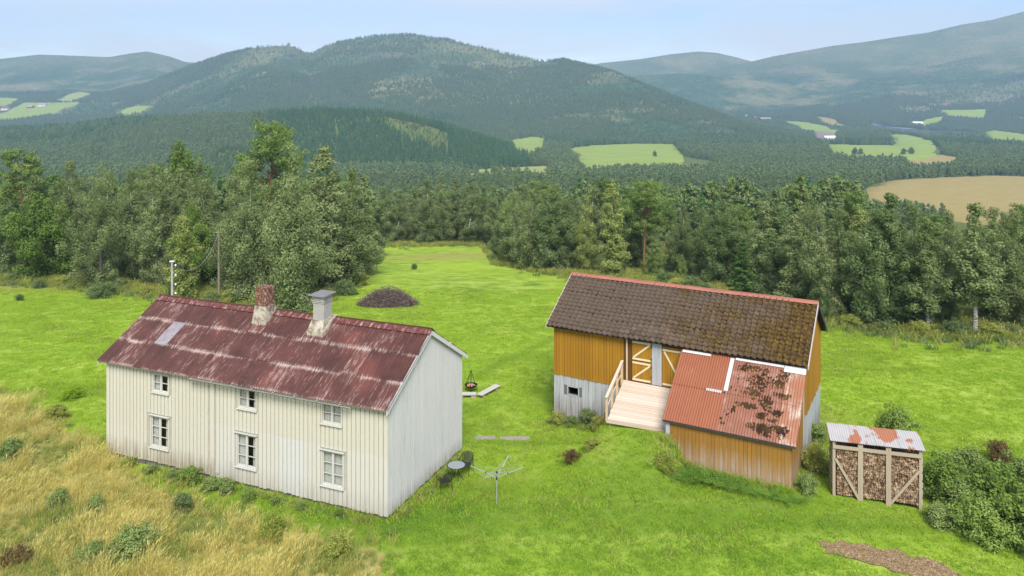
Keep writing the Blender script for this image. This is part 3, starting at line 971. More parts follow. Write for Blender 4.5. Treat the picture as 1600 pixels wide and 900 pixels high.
# ---- the wood behind the edge: look-alike trees
r_ = np.random.default_rng(21)
taken = [(o.location.x, o.location.y) for o in scene.objects if o.parent is None and o.get('category') in ('tree', 'bush')]
n_w = 0
tries = 0
while n_w < 165 and tries < 9000:
    tries += 1
    a = r_.uniform(-0.74, 0.74)
    yl = float(np.interp(a, LINE_A, LINE_Y))
    y = yl + 3 + r_.uniform(0, 1) ** 1.2 * (46 if a < 0.25 else 52)
    x = a * y
    if any((x - p[0]) ** 2 + (y - p[1]) ** 2 < 9.5 for p in taken): continue
    px = 800 + F_PX * a
    top = 285 if px < 600 else (292 if px < 1000 else (324 if px < 1330 else 334))
    if px < 400: top = 262
    top += r_.uniform(-8, 30)
    z = ground(x, y)
    h = row_z(top, y) - z
    if h < 4.5 or h > 15: h = min(max(h, 5), 13.5)
    u = r_.uniform()
    side = 'behind the house' if px < 600 else ('closing the far end of the field' if px < 1000 else 'beyond the barn')
    if u < 0.62:
        plant_tree('birch_tree', 'birch' if u < 0.42 else 'slim_birch', int(r_.integers(4)), x, y, h, r_.uniform(0, 6.28),
                   'birch standing deep in the wood ' + side, 'tree', 'birches deep in the wood ' + side, r_.uniform(0.95, 1.25))
    elif u < 0.88:
        plant_tree('sallow_tree', 'sallow', int(r_.integers(2)), x, y, h * 0.85, r_.uniform(0, 6.28),
                   'grey-green sallow deep in the wood ' + side, 'tree', 'sallows deep in the wood ' + side, r_.uniform(0.8, 1.0))
    else:
        plant_tree('pine_tree', 'pine', int(r_.integers(2)), x, y, h * 1.05, r_.uniform(0, 6.28),
                   'dark pine deep in the wood ' + side, 'tree', 'pines deep in the wood ' + side, r_.uniform(0.85, 1.1))
    taken.append((x, y)); n_w += 1


# ---- scattering of uncountable stuff
def scatter(name, pts, scale, rot, idx, protos, label, cat, tilt=0.0):
    pts = np.asarray(pts, np.float32)
    me = bpy.data.meshes.new(name)
    me.vertices.add(len(pts)); me.vertices.foreach_set('co', pts.ravel())
    for nm, ty, val in (('sc', 'FLOAT', scale), ('rz', 'FLOAT', rot), ('ix', 'INT', idx)):
        at = me.attributes.new(nm, ty, 'POINT')
        at.data.foreach_set('value', np.asarray(val, np.int32 if ty == 'INT' else np.float32))
    me.update()
    o = link(bpy.data.objects.new(name, me))
    pc = bpy.data.collections.new(name + '_kinds')
    for k, pm in enumerate(protos):
        po = bpy.data.objects.new('%s_%02d' % (name, k), pm)
        pc.objects.link(po)
    g = bpy.data.node_groups.new(name, 'GeometryNodeTree')
    g.interface.new_socket('Geometry', in_out='INPUT', socket_type='NodeSocketGeometry')
    g.interface.new_socket('Geometry', in_out='OUTPUT', socket_type='NodeSocketGeometry')
    N = g.nodes.new
    gi, go = N('NodeGroupInput'), N('NodeGroupOutput')
    mp = N('GeometryNodeMeshToPoints')
    ci = N('GeometryNodeCollectionInfo'); ci.inputs['Collection'].default_value = pc
    ci.inputs['Separate Children'].default_value = True; ci.inputs['Reset Children'].default_value = True
    io = N('GeometryNodeInstanceOnPoints'); io.inputs['Pick Instance'].default_value = True
    def na(nm, ty):
        q = N('GeometryNodeInputNamedAttribute'); q.data_type = ty; q.inputs['Name'].default_value = nm
        return q.outputs['Attribute']
    cx = N('ShaderNodeCombineXYZ')
    lk = g.links.new
    lk(gi.outputs[0], mp.inputs[0]); lk(mp.outputs[0], io.inputs['Points'])
    lk(ci.outputs[0], io.inputs['Instance'])
    lk(na('ix', 'INT'), io.inputs['Instance Index'])
    lk(na('rz', 'FLOAT'), cx.inputs[2])
    er = N('FunctionNodeEulerToRotation')
    lk(cx.outputs[0], er.inputs[0]); lk(er.outputs[0], io.inputs['Rotation'])
    lk(na('sc', 'FLOAT'), io.inputs['Scale'])
    lk(io.outputs[0], go.inputs[0])
    md = o.modifiers.new('scatter', 'NODES'); md.node_group = g
    tag(o, label, cat, kind='stuff')
    return o


def join_tree(kw, mats):
    tm, cm = make_tree(**kw)
    bm = bmesh.new()
    bm.from_mesh(cm)
    lay = bm.faces.layers.float.get('tint')
    nf = len(bm.faces)
    bm.from_mesh(tm)
    bm.faces.ensure_lookup_table()
    for f in bm.faces[nf:]:
        f.material_index = 1
    me = bpy.data.meshes.new('forest_tree')
    bm.to_mesh(me); bm.free()
    me.materials.append(mats[1]); me.materials.append(mats[0])
    return me


# mid-distance forest on the way down to the valley and over the valley floor
mid = [join_tree(dict(seed=31, H=11, R=2.8, base=0.12, nleaf=3200, nlimb=22, leaf=0.30, clump=0.8), (MAT_BIRCH_BARK, L_FARB)),
       join_tree(dict(seed=32, H=11, R=2.3, base=0.10, kind='slim', nleaf=2600, nlimb=20, leaf=0.30, clump=0.75), (MAT_BIRCH_BARK, L_FARB)),
       join_tree(dict(seed=33, H=11, R=3.0, base=0.06, kind='round', nleaf=3000, nlimb=22, leaf=0.30, clump=0.95), (MAT_BARK, L_DARK)),
       join_tree(dict(seed=34, H=13, R=2.6, base=0.30, kind='pine', nleaf=2600, nlimb=26, leaf=0.30, clump=0.8), (MAT_PINE_BARK, L_PINE)),
       join_tree(dict(seed=35, H=13, R=2.2, base=0.04, kind='spruce', nleaf=2600, nlimb=70, leaf=0.28, clump=0.5), (MAT_BARK, L_FARS))]
far = [join_tree(dict(seed=41, H=10, R=2.7, base=0.08, kind='round', nleaf=420, nlimb=14, leaf=0.62, clump=0.9), (MAT_BARK, L_FARB)),
       join_tree(dict(seed=42, H=10, R=2.3, base=0.06, kind='round', nleaf=400, nlimb=14, leaf=0.55, clump=0.85), (MAT_BARK, L_FARB)),
       join_tree(dict(seed=43, H=13, R=2.2, base=0.04, kind='spruce', nleaf=420, nlimb=36, leaf=0.62, clump=0.6), (MAT_BARK, L_FARS)),
       join_tree(dict(seed=44, H=13, R=2.0, base=0.04, kind='spruce', nleaf=380, nlimb=36, leaf=0.60, clump=0.55), (MAT_BARK, L_FARS)),
       join_tree(dict(seed=45, H=13, R=2.1, base=0.04, kind='spruce', nleaf=400, nlimb=36, leaf=0.60, clump=0.6), (MAT_BARK, L_FARY))]


def sample(n, y0, y1, power, r):
    u = r.uniform(0, 1, n)
    y = (y0 ** power + u * (y1 ** power - y0 ** power)) ** (1 / power)
    a = r.uniform(-0.73, 0.73, n)
    return a * y, y


def clear_of_fields(x, y, h=9.0):
    """no tree on the open part of a field or the water, nor one that would grow up into the view over it"""
    k = np.ones(len(x), bool)
    zz = terrain(x, y)
    px = 800 + F_PX * x / y
    rb = HORIZON + (CAM_H - zz) / y * F_PX
    rt = rb - h / y * F_PX
    for (pts, _), (wp, _k) in zip(FIELDS['valley_field'], FIELD_POLYS):
        ymax = max(q[1] for q in wp) + 5
        k &= ~((inside_poly(px, rt, pts) | inside_poly(px, rb, pts) | inside_poly(px, (rt + rb) / 2, pts)) & (y < ymax))
    for nm, L in WATER.items():
        for pts, _ in L:
            k &= ~(inside_poly(px, rt, pts) | inside_poly(px, rb, pts))
    return k


rf = np.random.default_rng(55)
x, y = sample(11500, 90, 560, 1.75, rf)
k = clear_of_fields(x, y) & (y > wood_line(x, y) + 50)
x, y = x[k], y[k]
z = terrain(x, y)
pn = fbm(x / 70, y / 70, 3, 77)
u = rf.uniform(0, 1, len(x))
ix = np.where(pn + rf.normal(0, .25, len(x)) > 0.42, np.where(u < 0.7, 3, 4), np.where(u < 0.4, 0, np.where(u < 0.72, 1, 2)))
sc = rf.uniform(0.62, 1.12, len(x)) * np.where(y < 200, 0.95, 1.0)
pxm = 800 + F_PX * x / y
lim = (row_z(rf.uniform(306, 334, len(x)), y) - z) / 12.0       # the slope above the bog carries lower trees
sc = np.where((pxm > 1350) & (y < 440), np.minimum(sc, np.maximum(lim, 0.25)), sc)
scatter('forest', np.stack([x, y, z - 0.2], 1), sc, rf.uniform(0, 6.28, len(x)), ix, mid, 'mixed birch and pine forest sloping down to the valley floor', 'forest')

x, y = sample(170000, 540, 2750, 1.7, rf)
px = 800 + F_PX * x / y
k = clear_of_fields(x, y)
# openings on the mountain: heath and clear-felled ground
op = fbm(x / 260, y / 260, 4, 91)
z = terrain(x, y)
thin = (y > 1450) & (op > 0.12 - 0.0012 * np.maximum(z - 60, 0)) & (rf.uniform(0, 1, len(x)) < 0.85)
thin |= (z > 150) & (rf.uniform(0, 1, len(x)) < (z - 150) / 170)
k &= ~thin
x, y, z, px = x[k], y[k], z[k], px[k]
pn = fbm(x / 150, y / 150, 3, 78) + rf.normal(0, 0.22, len(x))
u = rf.uniform(0, 1, len(x))
hillf = sm((px - 380) / 160) * sm((860 - px) / 60) * sm((y - 740) / 60)
spruce = np.where(y < 1150, 1.2 * hillf + (1 - hillf) * np.where(px < 520, -0.05, -0.65), np.where(y < 1450, 0.1, -0.42))
ix = np.where(pn + spruce > 0.15, np.where(u < 0.55, 2, 3), np.where(u < 0.6, 0, 1))
clear = (px > 600) & (px < 700) & (y > 900) & (y < 1060) & (np.abs((px - 600) * 1.2 - (1050 - y)) < 60)
ix = np.where(clear, 4, ix)
young = (px + pn * 60 > 300) & (px + pn * 60 < 420) & (y > 560) & (y < 900)
ix = np.where(young, 4, ix)
sc = rf.uniform(0.65, 1.15, len(x)) * np.where(y > 1300, 0.80, 1.0) * np.where(young, .8, 1.0) * np.where(clear, .45, 1.0)
scatter('distant_forest', np.stack([x, y, z - 0.3], 1), sc, rf.uniform(0, 6.28, len(x)), ix, far, 'spruce and birch forest covering the valley and the middle mountain', 'forest')

# ------------------------------------------------------------------ building materials
def board_mat(name, cols, dirt=(0.22, 0.21, 0.19), dirt_lo=0.62, dirt_hi=0.85, foot=None, ref=None, streak=0.5, tone=0.12):
    t = NT(name)
    p = t.pos()
    sv = t.map(p, (9, 9, 0.5))
    n1 = t.noise(sv, 1.0, 5, 0.65); n2 = t.noise(p, 0.5, 3); n3 = t.noise(t.map(p, (40, 40, 2.5)), 1.0, 3)
    c = t.mix(n2, cols[0], cols[1])
    r = t.math('SUBTRACT', t.rnd(), 0.5)
    c = t.mix(t.math('ABSOLUTE', t.math('MULTIPLY', r, tone * 2)), c, cols[2] if len(cols) > 2 else tuple(x * .6 for x in cols[0]))
    c = t.mix(t.mr(n1, dirt_lo, dirt_hi, 0, streak), c, dirt)
    c = t.mix(t.mr(n3, 0.55, 0.8, 0, 0.22), c, dirt)
    if foot is not None:
        z = t.xyz(p)[2]
        f = t.math('MULTIPLY', t.mr(t.math('SUBTRACT', z, t.math('MULTIPLY', n1, foot[1])), foot[0] - foot[1] * .5, foot[0] + 0.35, 1, 0), t.mr(n1, .3, .6))
        c = t.mix(f, c, foot[2])
    if ref is not None:      # the lower boards right of the cover board have been repainted whiter
        o3 = t.xyz(t.obj(ref))
        zz = t.math('ADD', o3[2], t.math('MULTIPLY', n2, 0.12))
        c = t.mix(t.math('MULTIPLY', t.mr(zz, 2.44, 2.36), t.mr(o3[0], 6.74, 6.80, 0.0, 0.45)), c, (0.53, 0.53, 0.505))
        blue = t.math('MULTIPLY', t.mr(o3[0], 10.2, 10.3), t.mr(o3[0], 11.6, 11.5))
        c = t.mix(t.math('MULTIPLY', blue, t.mr(zz, 2.40, 2.34, 0, .35)), c, (0.53, 0.55, 0.575))
    return t.fin(c, 0.85, t.bump(t.math('ADD', n1, n3), 0.25, 0.015), spec=0.2)


M_GABLE = board_mat('weathered_white_boards', [(0.52, 0.52, 0.52), (0.58, 0.58, 0.575), (0.43, 0.425, 0.41)], (0.27, 0.26, 0.25), 0.56, 0.80, (0.0, 0.5, (0.30, 0.28, 0.25)), streak=0.6)
M_WALLBACK = simple('wall_backing', (0.37, 0.35, 0.285), 0.9)
M_GABLEBACK = simple('gable_backing', (0.22, 0.21, 0.20), 0.9)
M_TRIM = board_mat('white_trim_paint', [(0.47, 0.47, 0.445), (0.54, 0.54, 0.51)], (0.3, 0.3, 0.29), 0.64, 0.9, streak=0.3)
M_OCHRE = board_mat('ochre_painted_boards', [(0.29, 0.142, 0.010), (0.39, 0.200, 0.018), (0.20, 0.092, 0.008)], (0.15, 0.085, 0.035), 0.56, 0.82, streak=0.55, tone=0.4)
M_OCHRE_W = board_mat('worn_ochre_boards', [(0.26, 0.128, 0.018), (0.34, 0.175, 0.032), (0.19, 0.095, 0.018)], (0.20, 0.14, 0.085), 0.50, 0.78, (0.55, 0.9, (0.36, 0.28, 0.20)), streak=0.6, tone=0.4)
M_OCHREBACK = simple('ochre_backing', (0.10, 0.05, 0.012), 0.9)
M_GREYB = board_mat('limewashed_grey_boards', [(0.35, 0.37, 0.39), (0.45, 0.465, 0.48), (0.28, 0.29, 0.30)], (0.17, 0.15, 0.13), 0.50, 0.78, (0.3, 0.9, (0.20, 0.17, 0.14)), streak=0.75, tone=0.3)
M_GREYBACK = simple('grey_wall_backing', (0.13, 0.12, 0.11), 0.9)
M_DECK = board_mat('pale_deck_planks', [(0.52, 0.435, 0.355), (0.60, 0.53, 0.455), (0.40, 0.29, 0.20)], (0.36, 0.25, 0.16), 0.58, 0.85, streak=0.4, tone=0.5)
M_PINEW = board_mat('new_pine_timber', [(0.50, 0.36, 0.21), (0.60, 0.46, 0.30)], (0.36, 0.24, 0.13), 0.6, 0.85, streak=0.4)
M_CREAMTRIM = board_mat('cream_brace_boards', [(0.60, 0.52, 0.33), (0.70, 0.62, 0.44)], (0.4, 0.3, 0.15), 0.6, 0.9, streak=0.3)
M_OLDWOOD = board_mat('grey_weathered_timber', [(0.32, 0.26, 0.19), (0.42, 0.35, 0.26)], (0.18, 0.14, 0.10), 0.55, 0.85, streak=0.5)
M_STONE = simple('field_stone', (0.15, 0.14, 0.125), 0.9, 0.4, 4)
M_DARK = simple('dark_interior', (0.02, 0.018, 0.016), 0.9)
M_CURTAIN = simple('white_curtain', (0.62, 0.60, 0.57), 0.9, 0.1, 8)
tg = NT('window_glass')
tg.t.nodes.remove(tg.b)
_fr = tg.n('ShaderNodeMath', {0: tg.n('ShaderNodeFresnel', {'IOR': 1.5}).outputs[0], 1: tg.math('SUBTRACT', 1.0, tg.n('ShaderNodeNewGeometry').outputs['Backfacing'])}, operation='MULTIPLY')
_gl = tg.n('ShaderNodeBsdfGlossy', {'Color': (1, 1, 1), 'Roughness': 0.03})
_tr = tg.n('ShaderNodeBsdfTransparent', {'Color': (0.86, 0.88, 0.87)})
_mx = tg.n('ShaderNodeMixShader', {0: _fr.outputs[0], 1: _tr.outputs[0], 2: _gl.outputs[0]})
tg.t.links.new(_mx.outputs[0], tg.o.inputs[0])
M_GLASS = tg.m


def frustum_board(parent, name, mat, x0, x1, y0, y1, z0, z1):
    return piece(name, UNIT, mat, parent, ((x0 + x1) / 2, (y0 + y1) / 2, (z0 + z1) / 2), (0, 0, 0), (x1 - x0, y1 - y0, z1 - z0))


def split_z(z0, z1, cuts):
    segs = [(z0, z1)]
    for a, b in cuts:
        out = []
        for p, q in segs:
            if b <= p or a >= q: out.append((p, q)); continue
            if a - p > 0.03: out.append((p, a))
            if q - b > 0.03: out.append((b, q))
        segs = out
    return segs


# ------------------------------------------------------------------ the white farmhouse
house = empty('farmhouse', (*HOUSE_O, 0), HOUSE_YAW)
tag(house, 'long white wooden farmhouse with rusty red corrugated roof and two chimneys', 'house')
M_CREAM = board_mat('cream_painted_boards', [(0.49, 0.47, 0.375), (0.54, 0.525, 0.455), (0.41, 0.38, 0.28)], (0.30, 0.28, 0.23), 0.60, 0.85, (0.15, 0.8, (0.30, 0.26, 0.18)), ref=house, streak=0.45)
HL, HW, HE, HR = 15.67, 7.27, 4.30, 6.46
HS = (HR - HE) / (HW / 2); HA = math.atan(HS)
WINS = [(3.07, 4.07, 0.74, 2.09, 3), (8.02, 9.02, 0.74, 2.09, 3), (12.43, 13.42, 0.76, 2.11, 3),
        (3.17, 4.09, 3.25, 4.03, 2), (8.10, 9.02, 3.25, 4.05, 2), (12.42, 13.34, 3.28, 4.08, 2)]
X0, X1, Y0, Y1 = 0.30, 15.50, 0.30, 6.97
ZB = 0.02
# wall shell with real openings
mb = MB()
cuts = sorted(set([X0, X1] + [w[0] for w in WINS] + [w[1] for w in WINS]))
for a, b in zip(cuts[:-1], cuts[1:]):
    mid_ = (a + b) / 2
    for p, q in split_z(ZB, 4.40, [(w[2], w[3]) for w in WINS if w[0] - 1e-6 <= mid_ <= w[1] + 1e-6]):
        mb.box(a, b, Y0 + 0.006, Y0 + 0.16, p, q)
wall = mb.build('front_wall', M_WALLBACK, house)
mb = MB()
mb.box(X0, X1, Y1 - 0.15, Y1, ZB, 4.40)
mb.build('rear_wall', M_GABLEBACK, house)


def gable_prism(mb, x0, x1, y0, y1, zb, ze, zr, ym):
    p = []
    for x in (x0, x1):
        p += [(x, y0, zb), (x, y1, zb), (x, y1, ze), (x, ym, zr), (x, y0, ze)]
    mb.add(p, [(4, 3, 2, 1, 0), (5, 6, 7, 8, 9), (0, 1, 6, 5), (1, 2, 7, 6), (2, 3, 8, 7), (3, 4, 9, 8), (4, 0, 5, 9)])
    return mb


hg = lambda t: HE + min(t, HW - t) * HS - 0.06
gw = gable_prism(MB(), X1 - 0.15, X1, Y0 + 0.17, Y1 - 0.16, ZB, hg(Y0 + .17), hg(HW / 2), HW / 2).build('gable_wall', M_GABLEBACK, house)
gable_prism(MB(), X0, X0 + 0.15, Y0 + 0.17, Y1 - 0.16, ZB, hg(Y0 + .17), hg(HW / 2), HW / 2).build('gable_wall', M_GABLEBACK, house)
MB().box(X0 + .16, X1 - .16, Y0 + .17, Y1 - .16, 0.1, 0.3).box(X0 + .16, X1 - .16, Y0 + .17, Y1 - .16, 2.5, 2.7).box(X0 + .16, X1 - .16, 2.2, 2.3, 0.3, 4.4).build('inner_floor', M_DARK, house)
# foundation stones
r_ = np.random.default_rng(3)
stone = MB().box(-.5, .5, -.5, .5, -.5, .5)
sme = stone.mesh('stone_block')
xx = X0
while xx < X1 - .4:
    w = min(r_.uniform(0.35, 0.7), X1 - .06 - xx)
    piece('foundation_stone', sme, M_STONE, house, (xx + w / 2, Y0 + 0.20, -0.24), (0, 0, r_.normal(0, .04)), (w * .94, 0.28, 0.46 + r_.uniform(0, .04)))
    xx += w
yy = Y0 + 0.3
while yy < Y1 - 0.3:
    w = r_.uniform(0.35, 0.7)
    piece('foundation_stone', sme, M_STONE, house, (X1 - 0.20, yy + w / 2, -0.24), (0, 0, r_.normal(0, .04)), (0.28, w * .94, 0.48))
    yy += w
# boards of the long front: wide under-boards show as grooves between the proud ones
pitch = 0.212
x = X0 + 0.20
while x < X1 - 0.16:
    a, b = x, min(x + 0.168, X1 - 0.16)
    if 6.50 < a < 6.80 or 6.50 < b < 6.80:
        x += pitch; continue
    cs = [(w[2] - 0.10, w[3] + (0.13 if w[4] == 3 else 0.09)) for w in WINS if b > w[0] - 0.09 and a < w[1] + 0.09]
    for p, q in split_z(ZB - r_.uniform(-.02, .04), 4.36, cs):
        frustum_board(wall, 'board', M_CREAM, a, b, Y0 - 0.024 + r_.uniform(-.003, .003), Y0 + 0.004, p, q)
    x += pitch
frustum_board(house, 'corner_board', M_CREAM, X0 - 0.02, X0 + 0.17, Y0 - 0.045, Y0 + 0.003, ZB, 4.36)
frustum_board(house, 'corner_board', M_CREAM, X1 - 0.14, X1 + 0.03, Y0 - 0.045, Y0 + 0.003, ZB, 4.36)
frustum_board(house, 'cover_board', M_CREAM, 6.55, 6.77, Y0 - 0.060, Y0 + 0.003, ZB, 4.36)
# gable boards
y = Y0 + 0.03
k = 0
while y < Y1 - 0.05:
    a, b = y, min(y + r_.uniform(0.15, 0.185), Y1)
    zb = ZB - r_.uniform(-.03, .07)
    x0, x1 = X1 + 0.004, X1 + 0.028 + r_.uniform(-.004, .006)
    ym = HW / 2
    tp = [(a, hg(a) - .03), (b, hg(b) - .03)]
    if a < ym < b: tp = [(a, hg(a) - .03), (ym, hg(ym) - .03), (b, hg(b) - .03)]
    m = MB()
    n = len(tp) + 2
    ring = [(a, zb)] + [(b, zb)] + tp[::-1]
    m.add([(x0, p, q) for p, q in ring] + [(x1, p, q) for p, q in ring],
          [tuple(range(n))[::-1], tuple(range(n, 2 * n))] + [(i, (i + 1) % n, n + (i + 1) % n, n + i) for i in range(n)])
    m.build('board', M_GABLE, gw)
    y = b + r_.uniform(0.016, 0.04); k += 1

# windows
for (a, b, z0, z1, rows) in WINS:
    m = MB()
    e = 0.05
    y0, y1 = Y0 - 0.04, Y0 + 0.10
    m.box(a - e, a, y0, y1, z0 - e, z1 + e).box(b, b + e, y0, y1, z0 - e, z1 + e).box(a, b, y0, y1, z1, z1 + e).box(a, b, y0, y1, z0 - e, z0)
    win = m.build('window', M_CREAM, house, bevel=0.006)
    sh = MB()
    c = (a + b) / 2
    ys = (Y0 + 0.01, Y0 + 0.05)
    for (p, q) in ((a, c - 0.012), (c + 0.012, b)):
        sh.box(p + .002, p + 0.042, *ys, z0 + .002, z1 - .002).box(q - 0.042, q - .002, *ys, z0 + .002, z1 - .002)
        sh.box(p + .05, q - .05, *ys, z0 + .002, z0 + 0.055).box(p + .05, q - .05, *ys, z1 - 0.055, z1 - .002)
        for k in range(1, rows):
            zz = z0 + (z1 - z0) * k / rows
            sh.box(p + .05, q - .05, Y0 + .012, Y0 + .045, zz - 0.014, zz + 0.014)
    sh.box(c - 0.03, c + 0.03, Y0 - 0.012, Y0 + 0.009, z0 + .003, z1 - .003)
    sh.build('sash', M_TRIM, win)
    for (p, q) in ((a + .05, c - 0.062), (c + 0.062, b - .05)):
        for k in range(rows):
            za = z0 + (z1 - z0) * k / rows + (0.055 if k == 0 else .014); zb = z0 + (z1 - z0) * (k + 1) / rows - (0.055 if k == rows - 1 else .014)
            frustum_board(win, 'pane', M_GLASS, p, q, Y0 + 0.026, Y0 + 0.030, za, zb)
    MB().box(a - e - .03, b + e + .03, Y0 - 0.10, Y0 - 0.041, z0 - e - 0.035, z0 - e + 0.0).build('sill', M_TRIM, win)
    if rows == 3:
        MB().box(a - e - .05, b + e + .05, Y0 - 0.10, Y0 - 0.0405, z1 + e + 0.002, z1 + e + 0.03).build('drip_board', M_TRIM, win)
    # curtains drawn to the sides: wavy cloth
    for (p, q) in (((a, c - .06), (c + .25, b)) if a < 9.5 else ((a, c - .02), (c + .02, b))):
        nn = 22
        vv = []; ff = []
        for k in range(nn + 1):
            xk = p + (q - p) * k / nn
            yk = Y0 + 0.11 + 0.018 * math.sin(k * 1.7)
            vv += [(xk, yk, z0 - .02), (xk, yk + .01, z1 + 0.02)]
            if k: ff.append((2 * k - 2, 2 * k, 2 * k + 1, 2 * k - 1))
        MB().add(vv, ff).build('curtain', M_CURTAIN, win)

# roof of corrugated sheets
th = NT('rusty_red_corrugated_iron')
ob = th.obj(); loc = th.obj(house)
u3 = th.xyz(ob)
rl = th.rnd()
streak = th.noise(th.map(loc, (13, 1.6, 1.6)), 1.0, 6, 0.75)
blot = th.noise(loc, 0.9, 5, 0.65)
base = th.mix(th.mr(blot, .3, .7), (0.032, 0.011, 0.009), (0.100, 0.033, 0.026))
base = th.mix(th.math('MULTIPLY', rl, 0.45), base, (0.14, 0.047, 0.036))
base = th.mix(th.mr(th.noise(th.map(loc, (14, 1.2, 1.2)), 1.0, 3), .45, .7, 0, .55), base, (0.040, 0.012, 0.014))
base = th.mix(th.mr(th.noise(loc, 0.35, 2), 0.58, 0.66, 0, 0.3), base, (0.20, 0.055, 0.042))
edge = th.math('ADD', th.mr(u3[1], 0.16, -0.02, 0, 0.20), th.mr(u3[1], 1.22, 1.42, 0, 0.24))
edge = th.math('MULTIPLY', edge, th.mr(th.noise(loc, 0.7, 3), .32, .62, .1, 1.25))
wv = th.math('ADD', th.math('ADD', streak, edge), th.math('MULTIPLY', th.math('SUBTRACT', rl, 0.5), 0.14))
wv = th.math('ADD', wv, th.math('MULTIPLY', th.math('SUBTRACT', blot, 0.5), 0.22))
wear = th.mr(wv, 0.55, 0.78, 0, 0.85)
colr = th.mix(wear, base, (0.42, 0.33, 0.305))
M_ROOFRED = th.fin(colr, 0.62, th.bump(blot, 0.15, 0.02), spec=0.35)
tcp = NT('mossy_red_ridge_iron')
_l = tcp.obj(house)
_c = tcp.mix(tcp.mr(tcp.noise(tcp.map(_l, (6, 2, 2)), 1.0, 5, .7), .5, .68, 0, .8), (0.105, 0.028, 0.024), (0.42, 0.33, 0.32))
_c = tcp.mix(tcp.mr(tcp.math('ADD', tcp.xyz(_l)[2], tcp.math('MULTIPLY', tcp.noise(_l, 3, 3), .12)), 6.53, 6.60), _c, (0.075, 0.035, 0.018))
M_RIDGE = tcp.fin(_c, .75)
M_ROOFGREY = simple('bare_grey_corrugated_iron', (0.24, 0.215, 0.24), 0.6, 0.5, 3, 0.1)


def corr_mesh(name, w, l, pitch_, amp, per=6, rows=2, ragged=0.0):
    n = int(round(w / pitch_)) * per
    v = []; f = []
    rr = random.Random(5)
    for j in range(rows + 1):
        for i in range(n + 1):
            x = w * i / n
            yv = l * j / rows
            if j == 0 and ragged: yv += 0.5 * ragged * (1 + math.cos(2 * math.pi * x / pitch_)) * rr.uniform(.6, 1.2)
            v.append((x, yv, amp * math.sin(2 * math.pi * x / pitch_)))
    for j in range(rows):
        for i in range(n):
            a = j * (n + 1) + i
            f.append((a, a + 1, a + n + 2, a + n + 1))
    return MB().add(v, f).mesh(name, True)


roof = MB()
th_ = 0.05
for y0, y1, z0, z1 in ((0.03, HW / 2, HE, HR), (HW - 0.03, HW / 2, HE, HR)):
    zz = HE + 0.03 * HS
    p = [(0.03, y0, zz - .035), (HL - .03, y0, zz - .035), (HL - .03, y1, z1 - .035), (0.03, y1, z1 - .035)]
    p += [(a, b, c - th_) for a, b, c in p]
    roof.add(p, [(0, 1, 2, 3), (7, 6, 5, 4), (0, 4, 5, 1), (1, 5, 6, 2), (2, 6, 7, 3), (3, 7, 4, 0)])
roof_o = roof.build('roof', M_OLDWOOD, house)
SL = math.hypot(HW / 2, HR - HE)
ncol = 21
cw = HL / ncol
RL = 1.42
sheet = corr_mesh('corrugated_sheet', cw + 0.125 * 0.3, RL + 0.10, 0.125, 0.024, 6, 2, 0.03)
sheet_x = corr_mesh('corrugated_sheet', 0.75, RL + 0.10, 0.125, 0.017, 6, 2)
r_ = np.random.default_rng(8)
for side in (0, 1):
    for j in range(3):
        for i in range(ncol):
            d = -0.04 + j * (SL - 0.0) / 3.0
            s_ = i * cw
            lift = 0.012 + 0.010 * r_.uniform()
            ya, za = d * math.cos(HA), HE + d * math.sin(HA)
            tilt = HA - 0.014
            mat = M_ROOFGREY if (side == 0 and j == 1 and i in (3,)) else M_ROOFRED
            if side == 0:
                piece('corrugated_sheet', sheet, mat, roof_o, (s_, ya - math.sin(HA) * lift, za + math.cos(HA) * lift + 0.016), (tilt, r_.normal(0, .003), r_.normal(0, .003)))
            else:
                piece('corrugated_sheet', sheet, mat, roof_o, (s_ + cw, HW - ya + math.sin(HA) * lift, za + math.cos(HA) * lift + 0.016), (tilt, 0, math.pi + r_.normal(0, .003)))
# ridge capping, a length at a time
for i in range(9):
    a, b = i * HL / 9 + 0.0, (i + 1) * HL / 9 + 0.04
    dz = r_.uniform(0, .012)
    m = MB()
    for sg in (-1, 1):
        y0_, z0_ = HW / 2, HR + 0.075 + dz
        y1_, z1_ = HW / 2 + sg * 0.30, HR + 0.075 + dz - 0.30 * HS + 0.0
        m.add([(a, y0_, z0_), (b, y0_, z0_), (b, y1_, z1_), (a, y1_, z1_), (a, y0_, z0_ - .012), (b, y0_, z0_ - .012), (b, y1_, z1_ - .012), (a, y1_, z1_ - .012)],
              [(0, 1, 2, 3), (7, 6, 5, 4), (0, 4, 5, 1), (1, 5, 6, 2), (2, 6, 7, 3), (3, 7, 4, 0)])
    m.tube([(a, HW / 2, HR + 0.08 + dz), (b, HW / 2, HR + 0.08 + dz)], 0.035, 6)
    m.build('ridge_cap', M_RIDGE, roof_o)
# barge boards
for xg in (HL - 0.035, 0.005):
    for sg in (0, 1):
        y0_, y1_ = (0.0, HW / 2) if sg == 0 else (HW, HW / 2)
        m = MB()
        zt0, zt1 = HE + 0.005, HR + 0.005
        p = [(xg, y0_, zt0 - 0.20), (xg, y1_, zt1 - 0.20), (xg, y1_, zt1), (xg, y0_, zt0)]
        p += [(a + 0.03, b, c) for a, b, c in p]
        m.add(p, [(0, 1, 2, 3), (7, 6, 5, 4), (0, 4, 5, 1), (1, 5, 6, 2), (2, 6, 7, 3), (3, 7, 4, 0)])
        m.build('barge_board', M_GABLE, house)
MB().box(HL - 0.18, HL + 0.02, 5.35, 5.47, HE + 1.02, HE + 1.14).build('purlin_end', M_GABLE, house)
